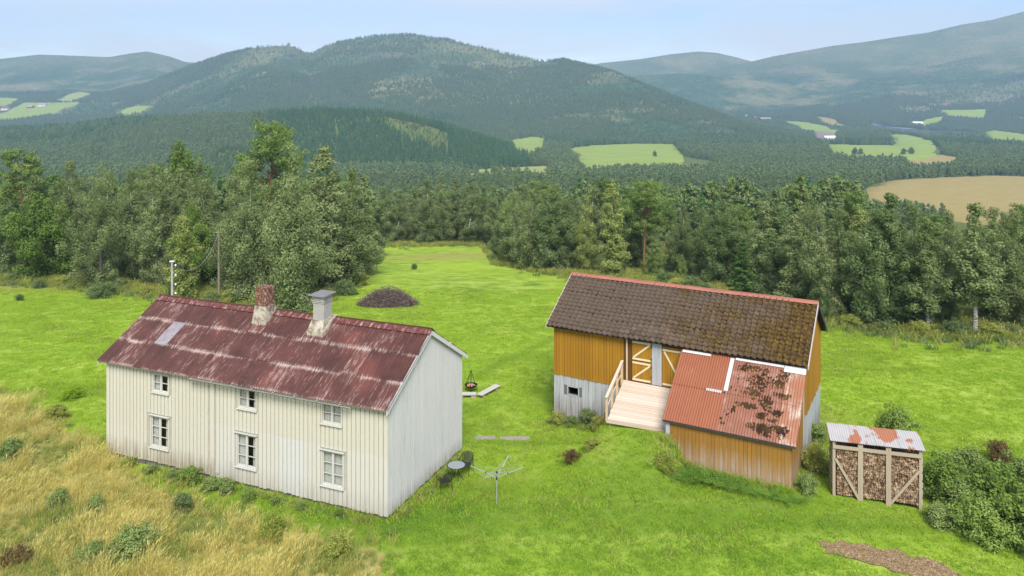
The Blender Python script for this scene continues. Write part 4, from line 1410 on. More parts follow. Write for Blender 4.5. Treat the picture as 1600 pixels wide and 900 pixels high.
# gutter along the middle of the front eave
m = MB()
gp = []
for i in range(24):
    gp.append(5.6 + 8.4 * i / 23)
prof = [(math.cos(a) * 0.05, math.sin(a) * 0.05) for a in np.linspace(math.pi, 2 * math.pi, 7)]
for i, xg in enumerate(gp):
    for (u, v) in prof: m.v.append((xg, -0.05 + u, HE - 0.06 + v - 0.0015 * i))
for i in range(23):
    for k in range(6):
        a = i * 7 + k
        m.f.append((a, a + 1, a + 8, a + 7))
gut = m.build('gutter', simple('grey_gutter_metal', (0.22, 0.21, 0.20), .6, .3, 3), house)
for i in range(8):
    xg = 5.8 + i * 1.1
    MB().bar((xg, -0.10, HE - 0.02), (xg, 0.27, HE - 0.10), 0.03, 0.02).build('gutter_bracket', M_TRIM, gut)

# chimneys
tpl = NT('flaking_lime_plaster')
_n = tpl.noise(tpl.pos(), 3.5, 5, .7)
M_PLASTER = tpl.fin(tpl.ramp(_n, [(.38, (0.15, 0.115, 0.09)), (.47, (0.30, 0.26, 0.20)), (.54, (0.40, 0.37, 0.30)), (.75, (0.47, 0.44, 0.37))]), .9, tpl.bump(_n, .6, .06))
tbk = NT('worn_red_brick')
M_BRICK = tbk.fin(tbk.ramp(tbk.noise(tbk.pos(), 9.0, 3, 0.7), [(0.3, (0.055, 0.030, 0.022)), (0.46, (0.155, 0.065, 0.042)), (0.56, (0.25, 0.135, 0.095)), (0.66, (0.38, 0.33, 0.28))]), 0.9)
M_MORTAR = simple('sooty_mortar', (0.20, 0.17, 0.15), 0.95, 0.4, 8)
M_CEMENT = simple('grey_cement_render', (0.33, 0.32, 0.30), 0.9, 0.3, 6)
M_SLATE = simple('grey_slate_slab', (0.17, 0.17, 0.175), 0.7, 0.3, 5)


def brick_course(mb, x0, x1, y0, y1, z, h, r, off):
    bl = 0.21
    for (ax, a0, a1, fixed, out) in (('x', x0, x1, y0, -1), ('x', x0, x1, y1, 1), ('y', y0 + .1, y1 - .1, x0, -1), ('y', y0 + .1, y1 - .1, x1, 1)):
        p = a0 - (off * bl)
        while p < a1 - 0.02:
            q = min(p + bl - 0.014, a1); pp = max(p, a0)
            if q - pp > 0.03:
                j = r.uniform(-.012, .010)
                zz = (z + 0.006, z + h - 0.008)
                if ax == 'x':
                    yy = sorted((fixed + out * j, fixed - out * 0.10)); mb.box(pp, q, yy[0], yy[1], *zz)
                else:
                    xx = sorted((fixed + out * j, fixed - out * 0.10)); mb.box(xx[0], xx[1], pp, q, *zz)
            p += bl


ch = MB()
b0 = [(5.92, 2.70), (6.98, 2.70), (6.98, 3.78), (5.92, 3.78)]
zf, zt = HE + 2.7 * HS - 0.15, 6.80
zbk = HE + 3.78 * HS - .4
ch.add([(5.90, 2.72, zf), (6.96, 2.72, zf), (6.96, 3.85, zf), (5.90, 3.85, zf), (6.05, 2.88, zt), (6.84, 2.88, zt), (6.84, 3.64, zt), (6.05, 3.64, zt)],
       [(0, 3, 2, 1), (4, 5, 6, 7), (0, 1, 5, 4), (1, 2, 6, 5), (2, 3, 7, 6), (3, 0, 4, 7)])
chim = ch.build('chimney', M_PLASTER, house)
chim.scale = (.82, .90, 1); chim.location = (1.72, .326, 0)
chim['label'] = 'crumbling red brick chimney on a plastered foot'
MB().box(6.13, 6.75, 2.97, 3.55, 6.70, 7.60).build('chimney_core', M_MORTAR, chim)
bk = MB()
for c in range(11):
    brick_course(bk, 6.09, 6.79, 2.92, 3.60, 6.79 + c * 0.082, 0.082, r_, 0.5 * (c % 2))
bo = bk.build('brickwork', M_BRICK, chim); bo['kind'] = 'stuff'
ch = MB()
zf = HE + 2.6 * HS - 0.12
ch.add([(9.50, 2.55, zf), (10.52, 2.55, zf), (10.52, 3.75, zf), (9.50, 3.75, zf), (9.50, 2.55, zf + .35), (10.52, 2.55, zf + .35), (10.52, 3.75, 6.62), (9.50, 3.75, 6.62),
        (9.62, 2.78, 6.52), (10.40, 2.78, 6.52), (10.40, 3.60, 6.66), (9.62, 3.60, 6.66)],
       [(0, 3, 2, 1), (0, 1, 5, 4), (1, 2, 6, 5), (2, 3, 7, 6), (3, 0, 4, 7), (4, 5, 9, 8), (5, 6, 10, 9), (6, 7, 11, 10), (7, 4, 8, 11), (8, 9, 10, 11)])
chim = ch.build('chimney', M_PLASTER, house)
chim.scale = (.84, .90, 1); chim.location = (1.90, .319, 0)
chim['label'] = 'rendered grey chimney with slate slab cap'
MB().box(9.66, 10.36, 2.84, 3.54, 6.45, 7.28).build('shaft', M_CEMENT, chim, bevel=0.02)
m = MB()
m.box(9.635, 10.385, 2.815, 3.565, 7.282, 7.32).box(9.665, 10.355, 2.845, 3.535, 7.322, 7.35).box(9.625, 10.395, 2.805, 3.575, 7.352, 7.39).box(9.66, 10.36, 2.84, 3.54, 7.392, 7.58)
m.build('collar', M_CEMENT, chim, bevel=0.008)
MB().box(9.80, 10.22, 2.98, 3.40, 7.50, 7.605).build('flue', M_DARK, chim)
m = MB()
m.add([(9.51, 2.66, 7.63), (10.53, 2.68, 7.62), (10.51, 3.70, 7.66), (9.54, 3.68, 7.67), (9.53, 2.68, 7.675), (10.51, 2.70, 7.665), (10.49, 3.68, 7.70), (9.56, 3.66, 7.71)],
      [(0, 3, 2, 1), (4, 5, 6, 7), (0, 1, 5, 4), (1, 2, 6, 5), (2, 3, 7, 6), (3, 0, 4, 7)])
m.build('cap_slab', M_SLATE, chim)
for (a, b) in ((9.66, 2.84), (10.24, 2.84), (10.24, 3.42), (9.66, 3.42)):
    frustum_board(chim, 'cap_stone', M_STONE, a, a + .12, b, b + .12, 7.582, 7.632)

# ------------------------------------------------------------------ the ochre barn
barn = empty('barn', (*BARN_O, 0), BARN_YAW)
tag(barn, 'ochre wooden barn with mossy dark tile roof and limewashed lower wall', 'barn')
BL, BW, BE, BR = 13.02, 6.37, 4.60, 6.69
BS = (BR - BE) / (BW / 2); BA = math.atan(BS)
bx0, bx1, by0, by1 = 0.28, 12.72, 0.35, 6.02
bg = lambda t: BE + min(t, BW - t) * BS - 0.10
mb = MB()
WZ0, WZ1 = 1.05, 1.45
zb = -0.75
mb.box(bx0, 1.10, by0, by0 + .15, zb, 2.0).box(1.10, 1.68, by0, by0 + .15, zb, WZ0).box(1.10, 1.68, by0, by0 + .15, WZ1, 2.0).box(1.68, bx1, by0, by0 + .15, zb, 2.0)
lower = mb.build('lower_wall', M_GREYBACK, barn)
mb = MB().box(bx0, bx1, by0, by0 + .15, 2.003, BE + by0 * BS - .1)
upper = mb.build('upper_wall', M_OCHREBACK, barn)
MB().box(bx0, bx1, by1 - .15, by1, zb, BE + by0 * BS - .1).build('rear_wall', M_OCHREBACK, barn)
rg = gable_prism(MB(), bx1 - .15, bx1, by0 + .16, by1 - .16, zb, bg(by0 + .16), bg(BW / 2), BW / 2).build('gable_wall', M_OCHREBACK, barn)
gable_prism(MB(), bx0, bx0 + .15, by0 + .16, by1 - .16, zb, bg(by0 + .16), bg(BW / 2), BW / 2).build('gable_wall', M_OCHREBACK, barn)
MB().box(bx0 + .16, bx1 - .16, by0 + .16, by1 - .16, 2.0, 2.2).build('inner_floor', M_DARK, barn)
# lower boards
x = bx0
while x < 7.3:
    w = r_.uniform(0.15, 0.24)
    b = x + w
    cs = [(WZ0 - .06, WZ1 + .06)] if (b > 1.04 and x < 1.74) else []
    for p, q in split_z(zb + r_.uniform(-.1, .1), 2.03, cs):
        frustum_board(lower, 'board', M_GREYB, x, b, by0 - 0.022 + r_.uniform(-.006, .006), by0 - 0.002, p, q)
    x = b + r_.uniform(0.008, 0.022)
m = MB()
m.box(1.05, 1.10, by0 - .035, by0 + .05, WZ0 - .05, WZ1 + .05).box(1.68, 1.73, by0 - .035, by0 + .05, WZ0 - .05, WZ1 + .05).box(1.10, 1.68, by0 - .035, by0 + .05, WZ1, WZ1 + .05).box(1.10, 1.68, by0 - .045, by0 + .05, WZ0 - .05, WZ0)
hatch = m.build('window', M_GREYB, barn)
# upper boards
x = bx0
while x < 7.36:
    w = r_.uniform(0.125, 0.165)
    b = x + w
    if b < 4.34:
        frustum_board(upper, 'board', M_OCHRE, x, b, by0 - 0.050 + r_.uniform(-.004, .004), by0 - 0.002, 1.97 + r_.uniform(-.02, .02), 4.72)
    elif x > 4.42 and b < 4.66:
        frustum_board(upper, 'board', M_OCHRE, x, b, by0 - 0.050, by0 - 0.002, 2.3, 4.72)
    x = b + r_.uniform(0.010, 0.022)
frustum_board(barn, 'post_board', M_PINEW, 4.345, 4.425, by0 - .10, by0 - .052, 2.36, 4.66)
# doors: two half doors, a pale panel and a full door
def door(x0, x1, z0, z1, braces, lab=None):
    d = MB().box(x0, x1, by0 - 0.045, by0 - 0.003, z0, z1).build('door', M_OCHREBACK, barn)
    if lab: d['label'] = lab
    n = int((x1 - x0) / 0.14)
    for i in range(n):
        a = x0 + (x1 - x0) * i / n
        frustum_board(d, 'board', M_OCHRE, a + .003, a + (x1 - x0) / n - .004, by0 - 0.066, by0 - 0.046, z0 + .004, z1 - .004)
    for (p, q) in braces:
        MB().bar((p[0], by0 - 0.080, p[1]), (q[0], by0 - 0.080, q[1]), 0.025, 0.085, (0, 0, 1) if abs(p[0] - q[0]) > .05 else (1, 0, 0)).build('brace', M_CREAMTRIM, d)
    return d
door(4.66, 5.66, 3.44, 4.44, [((4.68, 4.36), (5.62, 4.36)), ((4.68, 3.53), (5.62, 3.53)), ((4.74, 3.60), (5.58, 4.30))], 'upper half door with cream Z-brace')
door(4.66, 5.66, 2.40, 3.42, [((4.68, 3.33), (5.62, 3.33)), ((4.68, 2.50), (5.62, 2.50)), ((4.74, 2.57), (5.58, 3.26))], 'lower half door with cream Z-brace')
dd = door(6.22, 7.34, 2.40, 4.36, [((6.24, 4.20), (7.32, 4.20)), ((6.24, 2.52), (7.32, 2.52)), ((6.32, 4.12), (7.24, 2.60))], 'full door with cream diagonal brace')
for k in range(3):
    frustum_board(barn, 'pale_panel_board', M_GREYB, 5.69 + k * .17, 5.69 + k * .17 + .165, by0 - .095, by0 - .048, 2.40, 4.50)
for zz in (2.72, 3.2, 3.62, 4.2):
    frustum_board(barn, 'door_hinge', M_DARK, 5.64, 5.70, by0 - .11, by0 - .097, zz, zz + .05)
MB().tube([(1.95, by0 - .14, 4.50), (3.2, by0 - .14, 4.46)], 0.022, 6).build('pipe', M_OLDWOOD, barn)
# gable boards at the near end
for lev, mt in ((0, M_GREYB), (1, M_OCHRE)):
    y = by0
    while y < by1 - .05:
        b = min(y + r_.uniform(0.14, 0.2), by1)
        za, zz = ((zb, 2.05), (2.0, None))[lev]
        x0, x1 = (bx1 + .002, bx1 + .022) if lev == 0 else (bx1 + .023, bx1 + .046)
        ta, tbv = (2.05, 2.05) if lev == 0 else (bg(y) - .02, bg(b) - .02)
        jit = r_.uniform(-.15, .1)
        ring = [(y, za + jit * lev), (b, za + jit * lev), (b, tbv), (y, ta)]
        MB().add([(x0, p, q) for p, q in ring] + [(x1, p, q) for p, q in ring], [(3, 2, 1, 0), (4, 5, 6, 7), (0, 1, 5, 4), (1, 2, 6, 5), (2, 3, 7, 6), (3, 0, 4, 7)]).build('board', mt, rg)
        y = b + r_.uniform(.006, .02)
frustum_board(barn, 'corner_board', M_GREYB, bx1 + .0, bx1 + .07, by0 - .06, by0 + .10, zb, 4.2)
MB().box(bx0 - .30, bx0 - .02, 0.9, 1.25, 3.3, 3.62).build('bird_box', M_OLDWOOD, barn)

# tile roof
tt = NT('mossy_concrete_tiles')
loc = tt.obj(barn)
lx = tt.xyz(loc)[0]
n1 = tt.noise(loc, 0.55, 4, 0.6); n2 = tt.noise(loc, 5.0, 4, 0.7); n3 = tt.noise(loc, 1.6, 4, 0.6)
c = tt.mix(n3, (0.032, 0.023, 0.016), (0.110, 0.082, 0.062))
c = tt.mix(tt.math('MULTIPLY', tt.rnd(), 0.65), c, (0.150, 0.112, 0.086))
c = tt.mix(tt.mr(n2, 0.56, 0.75, 0, 0.35), c, (0.19, 0.14, 0.12))
mossy = tt.mr(tt.math('ADD', tt.math('MULTIPLY', lx, 0.085), tt.math('MULTIPLY', tt.math('SUBTRACT', n1, 0.5), 1.5)), 0.58, 1.0, 0, 0.9)
moss_c = tt.ramp(n2, [(0.35, (0.030, 0.018, 0.008)), (0.5, (0.080, 0.048, 0.012)), (0.66, (0.14, 0.090, 0.016)), (0.80, (0.24, 0.17, 0.05))])
c = tt.mix(mossy, c, moss_c)
M_TILE = tt.fin(c, 0.9, tt.bump(n2, 0.4, 0.02), spec=0.15)
tmb = []
ncol_t, nrow_t = 46, 15
tp = BL / ncol_t
tl = math.hypot(BW / 2, BR - BE) / nrow_t
xs = [0, .035, .075, .115, .16, .225, tp + 0.02]
zs = [0.014, .072, .100, .072, .014, 0.0, 0.014]
v = []
for yv in (0.0, tl + .05):
    v += [(a, yv, b + (0.048 if yv == 0 else 0.0)) for a, b in zip(xs, zs)]
v += [(a, 0.004, b + 0.008) for a, b in zip(xs, zs)]
f = []
for i in range(6):
    f += [(i, i + 1, i + 8, i + 7), (14 + i, 15 + i, i + 1, i)]
TILE = MB().add(v, f).mesh('tile', True)
broof = MB()
for y0, y1 in ((0.02, BW / 2), (BW - 0.02, BW / 2)):
    z0 = BE + .02 * BS
    p = [(0.04, y0, z0 - .05), (BL - .04, y0, z0 - .05), (BL - .04, y1, BR - .05), (0.04, y1, BR - .05)]
    p += [(a, b, c_ - .05) for a, b, c_ in p]
    broof.add(p, [(0, 1, 2, 3), (7, 6, 5, 4), (0, 4, 5, 1), (1, 5, 6, 2), (2, 6, 7, 3), (3, 7, 4, 0)])
broof_o = broof.build('roof', M_DARK, barn)
cands = []
for j in range(nrow_t):
    for i in range(ncol_t):
        d = j * tl - 0.03
        sag = 0.02 * math.sin(i * 0.35 + 1) + 0.008 * math.sin(j * 1.3)
        loc_ = Vector((i * tp + r_.normal(0, .006), d * math.cos(BA), BE + d * math.sin(BA) - 0.035 + sag))
        rot = (BA - 0.03 + r_.normal(0, .018), r_.normal(0, .035), r_.normal(0, .03))
        wx, wy = barn_world(loc_.x, loc_.y)
        cands.append((wx * wx + wy * wy + (CAM_H - loc_.z) ** 2, loc_, rot, 0))
cands.sort(key=lambda q: q[0])
for dist_, l_, rot, _ in cands[:300]:
    piece('tile', TILE, M_TILE, broof_o, l_, rot)
rest = MB()
tv = [Vector(q.co) for q in TILE.vertices]; tf = [tuple(q.vertices) for q in TILE.polygons]
for dist_, l_, rot, _ in cands[300:]:
    M4 = Matrix.Translation(l_) @ Euler(rot).to_matrix().to_4x4()
    rest.add([M4 @ q for q in tv], tf)
for j in range(nrow_t):
    for i in range(ncol_t):
        d = j * tl - 0.03
        M4 = Matrix.Translation((i * tp + tp, BW - d * math.cos(BA), BE + d * math.sin(BA) - 0.035)) @ Euler((BA - .03, 0, math.pi)).to_matrix().to_4x4()
        rest.add([M4 @ q for q in tv], tf)
ro = rest.build('roof_tiles', M_TILE, broof_o, True); ro['kind'] = 'stuff'
M_RIDGERED = simple('salmon_red_ridge_metal', (0.32, 0.125, 0.09), 0.6, 0.25, 1.5)
for i in range(7):
    a, b = i * BL / 7 - (.03 if i == 0 else 0), (i + 1) * BL / 7 + .02
    dz = 0.006 * (i % 2)
    m = MB()
    for sg in (-1, 1):
        y0_, z0_ = BW / 2, BR + .085 + dz
        y1_, z1_ = BW / 2 + sg * .17, BR + .085 + dz - .17 * BS
        m.add([(a, y0_, z0_), (b, y0_, z0_), (b, y1_, z1_), (a, y1_, z1_), (a, y0_, z0_ - .01), (b, y0_, z0_ - .01), (b, y1_, z1_ - .01), (a, y1_, z1_ - .01)],
              [(0, 1, 2, 3), (7, 6, 5, 4), (0, 4, 5, 1), (1, 5, 6, 2), (2, 6, 7, 3), (3, 7, 4, 0)])
    m.tube([(a, BW / 2, BR + .085 + dz), (b, BW / 2, BR + .085 + dz)], .03, 6)
    m.build('ridge_cap', M_RIDGERED, broof_o)
M_BARGE = simple('pinkish_worn_barge_boards', (0.42, 0.36, 0.34), 0.8, 0.3, 3)
M_BARGED = simple('dark_tarred_barge_boards', (0.045, 0.05, 0.055), 0.6, 0.3, 3)
for xg in (-.03, BL - .01):
    for sg in (0, 1):
        y0_, y1_ = (-.06, BW / 2) if sg == 0 else (BW + .06, BW / 2)
        zt0, zt1 = BE + .01, BR + .05
        p = [(xg, y0_, zt0 - .17), (xg, y1_, zt1 - .17), (xg, y1_, zt1), (xg, y0_, zt0)]
        p += [(a + .04, b, c_) for a, b, c_ in p]
        MB().add(p, [(0, 1, 2, 3), (7, 6, 5, 4), (0, 4, 5, 1), (1, 5, 6, 2), (2, 6, 7, 3), (3, 7, 4, 0)]).build('barge_board', M_BARGED if (sg == 1) else M_BARGE, barn)

# ------------------------------------------------------------------ the lean-to in front of the barn
lean = empty('lean_to_shed', (*BARN_O, 0), BARN_YAW)
tag(lean, 'ochre lean-to shed with mossy red corrugated roof against the barn front', 'shed')
LX0, LX1, LT0, LZ0, LT1, LZ1 = 7.26, 12.95, -2.86, 2.10, 0.06, 4.40
LS = (LZ1 - LZ0) / (LT1 - LT0); LA = math.atan(LS)
lx0, lx1, ly0 = 7.40, 12.74, -2.68
ltop = lambda t: LZ0 + (t - LT0) * LS - .07
m = MB().box(lx0, lx1, ly0, ly0 + .08, -.1, ltop(ly0))
lf = m.build('front_wall', M_OCHREBACK, lean)
sides = []
for xa in (lx0, lx1 - .08):
    ring = [(ly0 + .082, -.1), (0.28, -.1), (0.28, ltop(.0)), (ly0 + .082, ltop(ly0 + .08))]
    sides.append(MB().add([(xa, p, q) for p, q in ring] + [(xa + .08, p, q) for p, q in ring], [(3, 2, 1, 0), (4, 5, 6, 7), (0, 1, 5, 4), (1, 2, 6, 5), (2, 3, 7, 6), (3, 0, 4, 7)]).build('side_wall', M_OCHREBACK, lean))
x = lx0 + .17
while x < lx1 - .02:
    b = min(x + r_.uniform(.14, .18), lx1)
    frustum_board(lf, 'board', M_OCHRE_W, x, b, ly0 - .022 + r_.uniform(-.004, .004), ly0 - .002, -.1 + r_.uniform(-.05, .12), ltop(ly0) + .0)
    x = b + r_.uniform(.005, .014)
frustum_board(lean, 'corner_board', M_GREYB, lx0 - .03, lx0 + .16, ly0 - .04, ly0 - .003, -.1, ltop(ly0))
for k_, (xa, xb, so, mt) in enumerate(((lx1 + .002, lx1 + .024, sides[1], M_OCHRE_W), (lx0 - .024, lx0 - .002, sides[0], M_GREYB))):
    y = ly0 + .02
    while y < .27:
        b = min(y + r_.uniform(.14, .18), .28)
        zb_ = -.1 + r_.uniform(-.05, .1)
        ring = [(y, zb_), (b, zb_), (b, ltop(b) - .01), (y, ltop(y) - .01)]
        MB().add([(xa, p, q) for p, q in ring] + [(xb, p, q) for p, q in ring], [(3, 2, 1, 0), (4, 5, 6, 7), (0, 1, 5, 4), (1, 2, 6, 5), (2, 3, 7, 6), (3, 0, 4, 7)]).build('board', mt, so)
        y = b + r_.uniform(.006, .016)
p = [(LX0 + .02, LT0 + .03, LZ0 - .03), (LX1 - .02, LT0 + .03, LZ0 - .03), (LX1 - .02, LT1, LZ1 - .05), (LX0 + .02, LT1, LZ1 - .05)]
p += [(a, b, c_ - .05) for a, b, c_ in p]
lroof = MB().add(p, [(0, 1, 2, 3), (7, 6, 5, 4), (0, 4, 5, 1), (1, 5, 6, 2), (2, 6, 7, 3), (3, 7, 4, 0)]).build('roof', M_OLDWOOD, lean)


def iron(name, a, b, worn, wearcol, lo, hi):
    t = NT(name)
    l_ = t.obj(lean)
    s_ = t.noise(t.map(l_, (10, .9, .9)), 1.0, 4, .65); n_ = t.noise(l_, 1.4, 4, .6)
    c_ = t.mix(n_, a, b)
    c_ = t.mix(t.mr(s_, .5, .75, 0, .5), c_, worn)
    c_ = t.mix(t.mr(t.math('ADD', t.math('MULTIPLY', n_, .6), t.math('MULTIPLY', s_, .5)), lo, hi, 0, .8), c_, wearcol)
    return t.fin(c_, .5, spec=.4)


M_IRON_NEW = iron('red_corrugated_iron', (0.22, 0.066, 0.028), (0.28, 0.095, 0.042), (0.17, 0.056, 0.028), (0.38, 0.19, 0.13), .66, .8)
M_IRON_OLD = iron('faded_red_corrugated_iron', (0.19, 0.070, 0.038), (0.25, 0.105, 0.066), (0.30, 0.16, 0.12), (0.38, 0.28, 0.25), .60, .78)
M_IRON_RUST = iron('flaking_rusty_iron', (0.26, 0.095, 0.045), (0.32, 0.15, 0.09), (0.42, 0.35, 0.31), (0.50, 0.46, 0.42), .55, .68)
M_WHITEM = simple('white_flashing_metal', (0.50, 0.50, 0.51), 0.5, 0.15, 3)
LSL = math.hypot(LT1 - LT0, LZ1 - LZ0)
lcw = (LX1 - LX0) / 7
ls = corr_mesh('corrugated_sheet', lcw + .03, LSL / 2 + .10, lcw / 7, .019, 6, 1)
for j in range(2):
    for i in range(7):
        d = j * LSL / 2
        mt = M_IRON_NEW if i < 3 else (M_IRON_OLD if i < 6 else M_IRON_RUST)
        lift = .02 + (.010 if j else 0) + .002 * (i % 2)
        piece('corrugated_sheet', ls, mt, lroof, (LX0 + i * lcw, LT0 + d * math.cos(LA) - math.sin(LA) * lift, LZ0 + d * math.sin(LA) + math.cos(LA) * lift), (LA - .008, 0, 0))


def on_roof(s, d, h):
    return (s, LT0 + d * math.cos(LA) - math.sin(LA) * h, LZ0 + d * math.sin(LA) + math.cos(LA) * h)


def roof_plate(name, s0, s1, d0, d1, mat, h=.045):
    q = [on_roof(s0, d0, h), on_roof(s1, d0, h), on_roof(s1, d1, h), on_roof(s0, d1, h)]
    q2 = [on_roof(s0, d0, h + .012), on_roof(s1, d0, h + .012), on_roof(s1, d1, h + .012), on_roof(s0, d1, h + .012)]
    return MB().add(q + q2, [(3, 2, 1, 0), (4, 5, 6, 7), (0, 1, 5, 4), (1, 2, 6, 5), (2, 3, 7, 6), (3, 0, 4, 7)]).build(name, mat, lroof)


roof_plate('flashing_strip', 9.62, 9.80, 1.95, 3.68, M_WHITEM, .05)
for k in range(9):
    roof_plate('bare_patch', 8.86 + k * .078, 8.91 + k * .078, 1.80, 1.93, M_WHITEM, .036)
roof_plate('top_flashing', 7.34, 8.7, LSL - .12, LSL + .02, M_WHITEM, .042)
roof_plate('top_flashing', 9.85, 12.0, LSL - .10, LSL + .02, M_WHITEM, .043)
roof_plate('top_flashing', 12.02, 12.95, LSL - .30, LSL + .02, M_WHITEM, .047)
frustum_board(lean, 'fascia', M_BARGED, LX0, LX1, LT0 + .02, LT0 + .05, LZ0 - .10, LZ0 - .025)
# moss cushions on the sheets
tmo = NT('roof_moss')
M_MOSS = tmo.fin(tmo.ramp(tmo.noise(tmo.pos(), 2.2, 5, .7), [(.35, (0.022, 0.014, 0.009)), (.5, (0.050, 0.028, 0.013)), (.64, (0.085, 0.055, 0.015)), (.78, (0.13, 0.11, 0.02))]), .95, spec=.1)
ico = bmesh.new(); bmesh.ops.create_icosphere(ico, subdivisions=1, radius=1.0)
iv = np.array([q.co[:] for q in ico.verts]); ifc = [tuple(q.index for q in fc.verts) for fc in ico.faces]; ico.free()
mo = MB()
rm = np.random.default_rng(17)
blobs = [(11.2, 2.75, .75, .55, 60), (11.9, 2.85, .35, .45, 30), (10.4, 3.3, .35, .25, 22), (10.9, 2.15, .55, .35, 60), (12.15, 2.2, .35, .16, 34), (11.55, 1.75, .3, .5, 44), (10.75, 1.45, .45, .14, 36), (12.0, 1.35, .28, .14, 26),
         (11.4, 1.05, .2, .2, 18), (11.55, .50, .55, .30, 110), (12.3, .55, .28, .28, 42), (10.2, 1.1, .1, .2, 6), (11.9, .95, .2, .1, 10), (9.9, .6, .3, .5, 5), (12.1, 3.25, .3, .3, 22), (10.9, 3.35, .5, .15, 20), (9.9, 2.4, .5, .8, 8)]
for (s, d, rs, rd, n) in blobs:
    for k in range(int(n * 2.4)):
        a = rm.uniform(0, 6.28); q = rm.uniform(0, 1) ** .6
        q *= 1 + .35 * math.sin(a * 3 + s)
        sz = rm.uniform(.018, .058) * (1.15 - .5 * q)
        c_ = on_roof(s + math.cos(a) * rs * q, d + math.sin(a) * rd * q, .03)
        R3 = Euler((LA, 0, 0)).to_matrix()
        mo.add([Vector(c_) + R3 @ Vector((p[0] * sz * 1.1, p[1] * sz * 1.5, p[2] * sz * .55)) for p in iv * rm.uniform(.75, 1.25, (len(iv), 1))], ifc)
mso = mo.build('moss', M_MOSS, lroof, False); mso['kind'] = 'stuff'

# ------------------------------------------------------------------ timber ramp deck to the barn door
deck = empty('ramp_deck', (*BARN_O, 0), BARN_YAW)
tag(deck, 'pale plank ramp deck with handrail leading to the barn doors', 'deck')
BLc, BRc, FLc, FRc = Vector((4.22, .28, 2.36)), Vector((7.30, .28, 2.36)), Vector((4.50, -2.58, 1.46)), Vector((7.22, -2.25, 1.44))
NP = 17
for k in range(NP):
    t0, t1 = k / NP, (k + .88) / NP
    a, b = BLc.lerp(FLc, t0), BRc.lerp(FRc, t0)
    a2, b2 = BLc.lerp(FLc, t1), BRc.lerp(FRc, t1)
    j = r_.uniform(-.02, .03)
    a = a + Vector((-j, 0, 0)); a2 = a2 + Vector((-j, 0, 0))
    dz = Vector((0, 0, -.035)); up = Vector((0, 0, r_.uniform(-.003, .004)))
    q = [a + up, b + up, b2 + up, a2 + up]
    q += [p_ + dz for p_ in q]
    MB().add(q, [(3, 2, 1, 0), (4, 5, 6, 7), (0, 1, 5, 4), (1, 2, 6, 5), (2, 3, 7, 6), (3, 0, 4, 7)]).build('plank', M_DECK, deck)
for u in (.04, .5, .96):
    a, b = BLc.lerp(BRc, u) - Vector((0, 0, .12)), FLc.lerp(FRc, u) - Vector((0, -.06, .12))
    MB().bar(a, b, .06, .15).build('joist', M_OLDWOOD, deck)
q = [FLc + Vector((-.03, -.02, -.002)), FRc + Vector((.02, -.02, -.002)), FRc + Vector((.02, -.05, -.002)), FLc + Vector((-.03, -.05, -.002))]
q += [p_ - Vector((0, 0, .16)) for p_ in q]
MB().add(q, [(0, 3, 2, 1), (4, 5, 6, 7), (0, 1, 5, 4), (1, 2, 6, 5), (2, 3, 7, 6), (3, 0, 4, 7)]).build('edge_board', M_DECK, deck)
for u in (.04, .96):
    p_ = FLc.lerp(FRc, u)
    frustum_board(deck, 'support_post', M_OLDWOOD, p_.x - .05, p_.x + .05, p_.y + .08, p_.y + .18, -.2, p_.z - .2)
rp = []
for t in (.06, .36, .66, .97):
    p_ = BLc.lerp(FLc, t) + Vector((-.06, 0, 0))
    rp.append(p_)
    frustum_board(deck, 'post', M_PINEW, p_.x - .045, p_.x + .045, p_.y - .045, p_.y + .045, p_.z - .2, p_.z + .98)
d_ = (rp[-1] - rp[0]).normalized()
MB().bar(rp[0] - d_ * .12 + Vector((0, 0, 1.0)), rp[-1] + d_ * .10 + Vector((0, 0, 1.0)), .13, .035).build('handrail', M_DECK, deck)
for h in (.32, .66):
    MB().bar(rp[0] + Vector((-.06, 0, h)), rp[-1] + d_ * .05 + Vector((-.06, 0, h)), .022, .10).build('rail', M_DECK, deck)

# ------------------------------------------------------------------ open woodshed
wx, wy, wz = hit(1303, 774)
wx2, wy2, _ = hit(1438, 797)
wyaw = math.atan2(wy2 - wy, wx2 - wx); WL = math.hypot(wx2 - wx, wy2 - wy)
shed = empty('woodshed', (wx, wy, wz), wyaw)
tag(shed, 'open-fronted woodshed with rust-patched corrugated roof beside the bushes', 'shed')
WD = 1.05
WH = 2.25
zsl = 0.05
for i, (u, w) in enumerate(((0, .11), (.31, .19), (.635, .19), (1, .11))):
    x = u * WL
    for yb in (0, WD):
        frustum_board(shed, 'post', M_OLDWOOD, x - w / 2, x + w / 2, yb - w / 2, yb + w / 2, -.25, WH + (.16 if yb else .0))
MB().box(-.05, WL + .05, -.10, -.066, WH - .28, WH - .14).build('top_rail', M_OLDWOOD, shed)
MB().bar((.06, -.083, 1.55), (.31 * WL - .07, -.083, .05), .03, .10, (1, 0, 0)).build('brace', M_OLDWOOD, shed)
MB().bar((WL - .06, -.083, 1.45), (.635 * WL + .07, -.083, .0), .03, .10, (1, 0, 0)).build('brace', M_OLDWOOD, shed)
for k in range(6):
    frustum_board(shed, 'side_slat', M_OLDWOOD, -.075, -.052, .05, WD - .05, .1 + k * .33, .23 + k * .33)
    frustum_board(shed, 'side_slat', M_TRIM, WL + .052, WL + .075, -.03, WD + .03, .1 + k * .33, .33 + k * .33)
for k in range(8):
    frustum_board(shed, 'back_board', M_OLDWOOD, .0, WL, WD + .066, WD + .085, .0 + k * .28, .26 + k * .28)
MB().box(-.08, WL + .08, .05, .12, WH + .0, WH + .06).box(-.08, WL + .08, WD - .12, WD - .05, WH + .13, WH + .19).build('rafter', M_OLDWOOD, shed)
ti = NT('zinc_sheet_with_rust')
_l = ti.obj(shed)
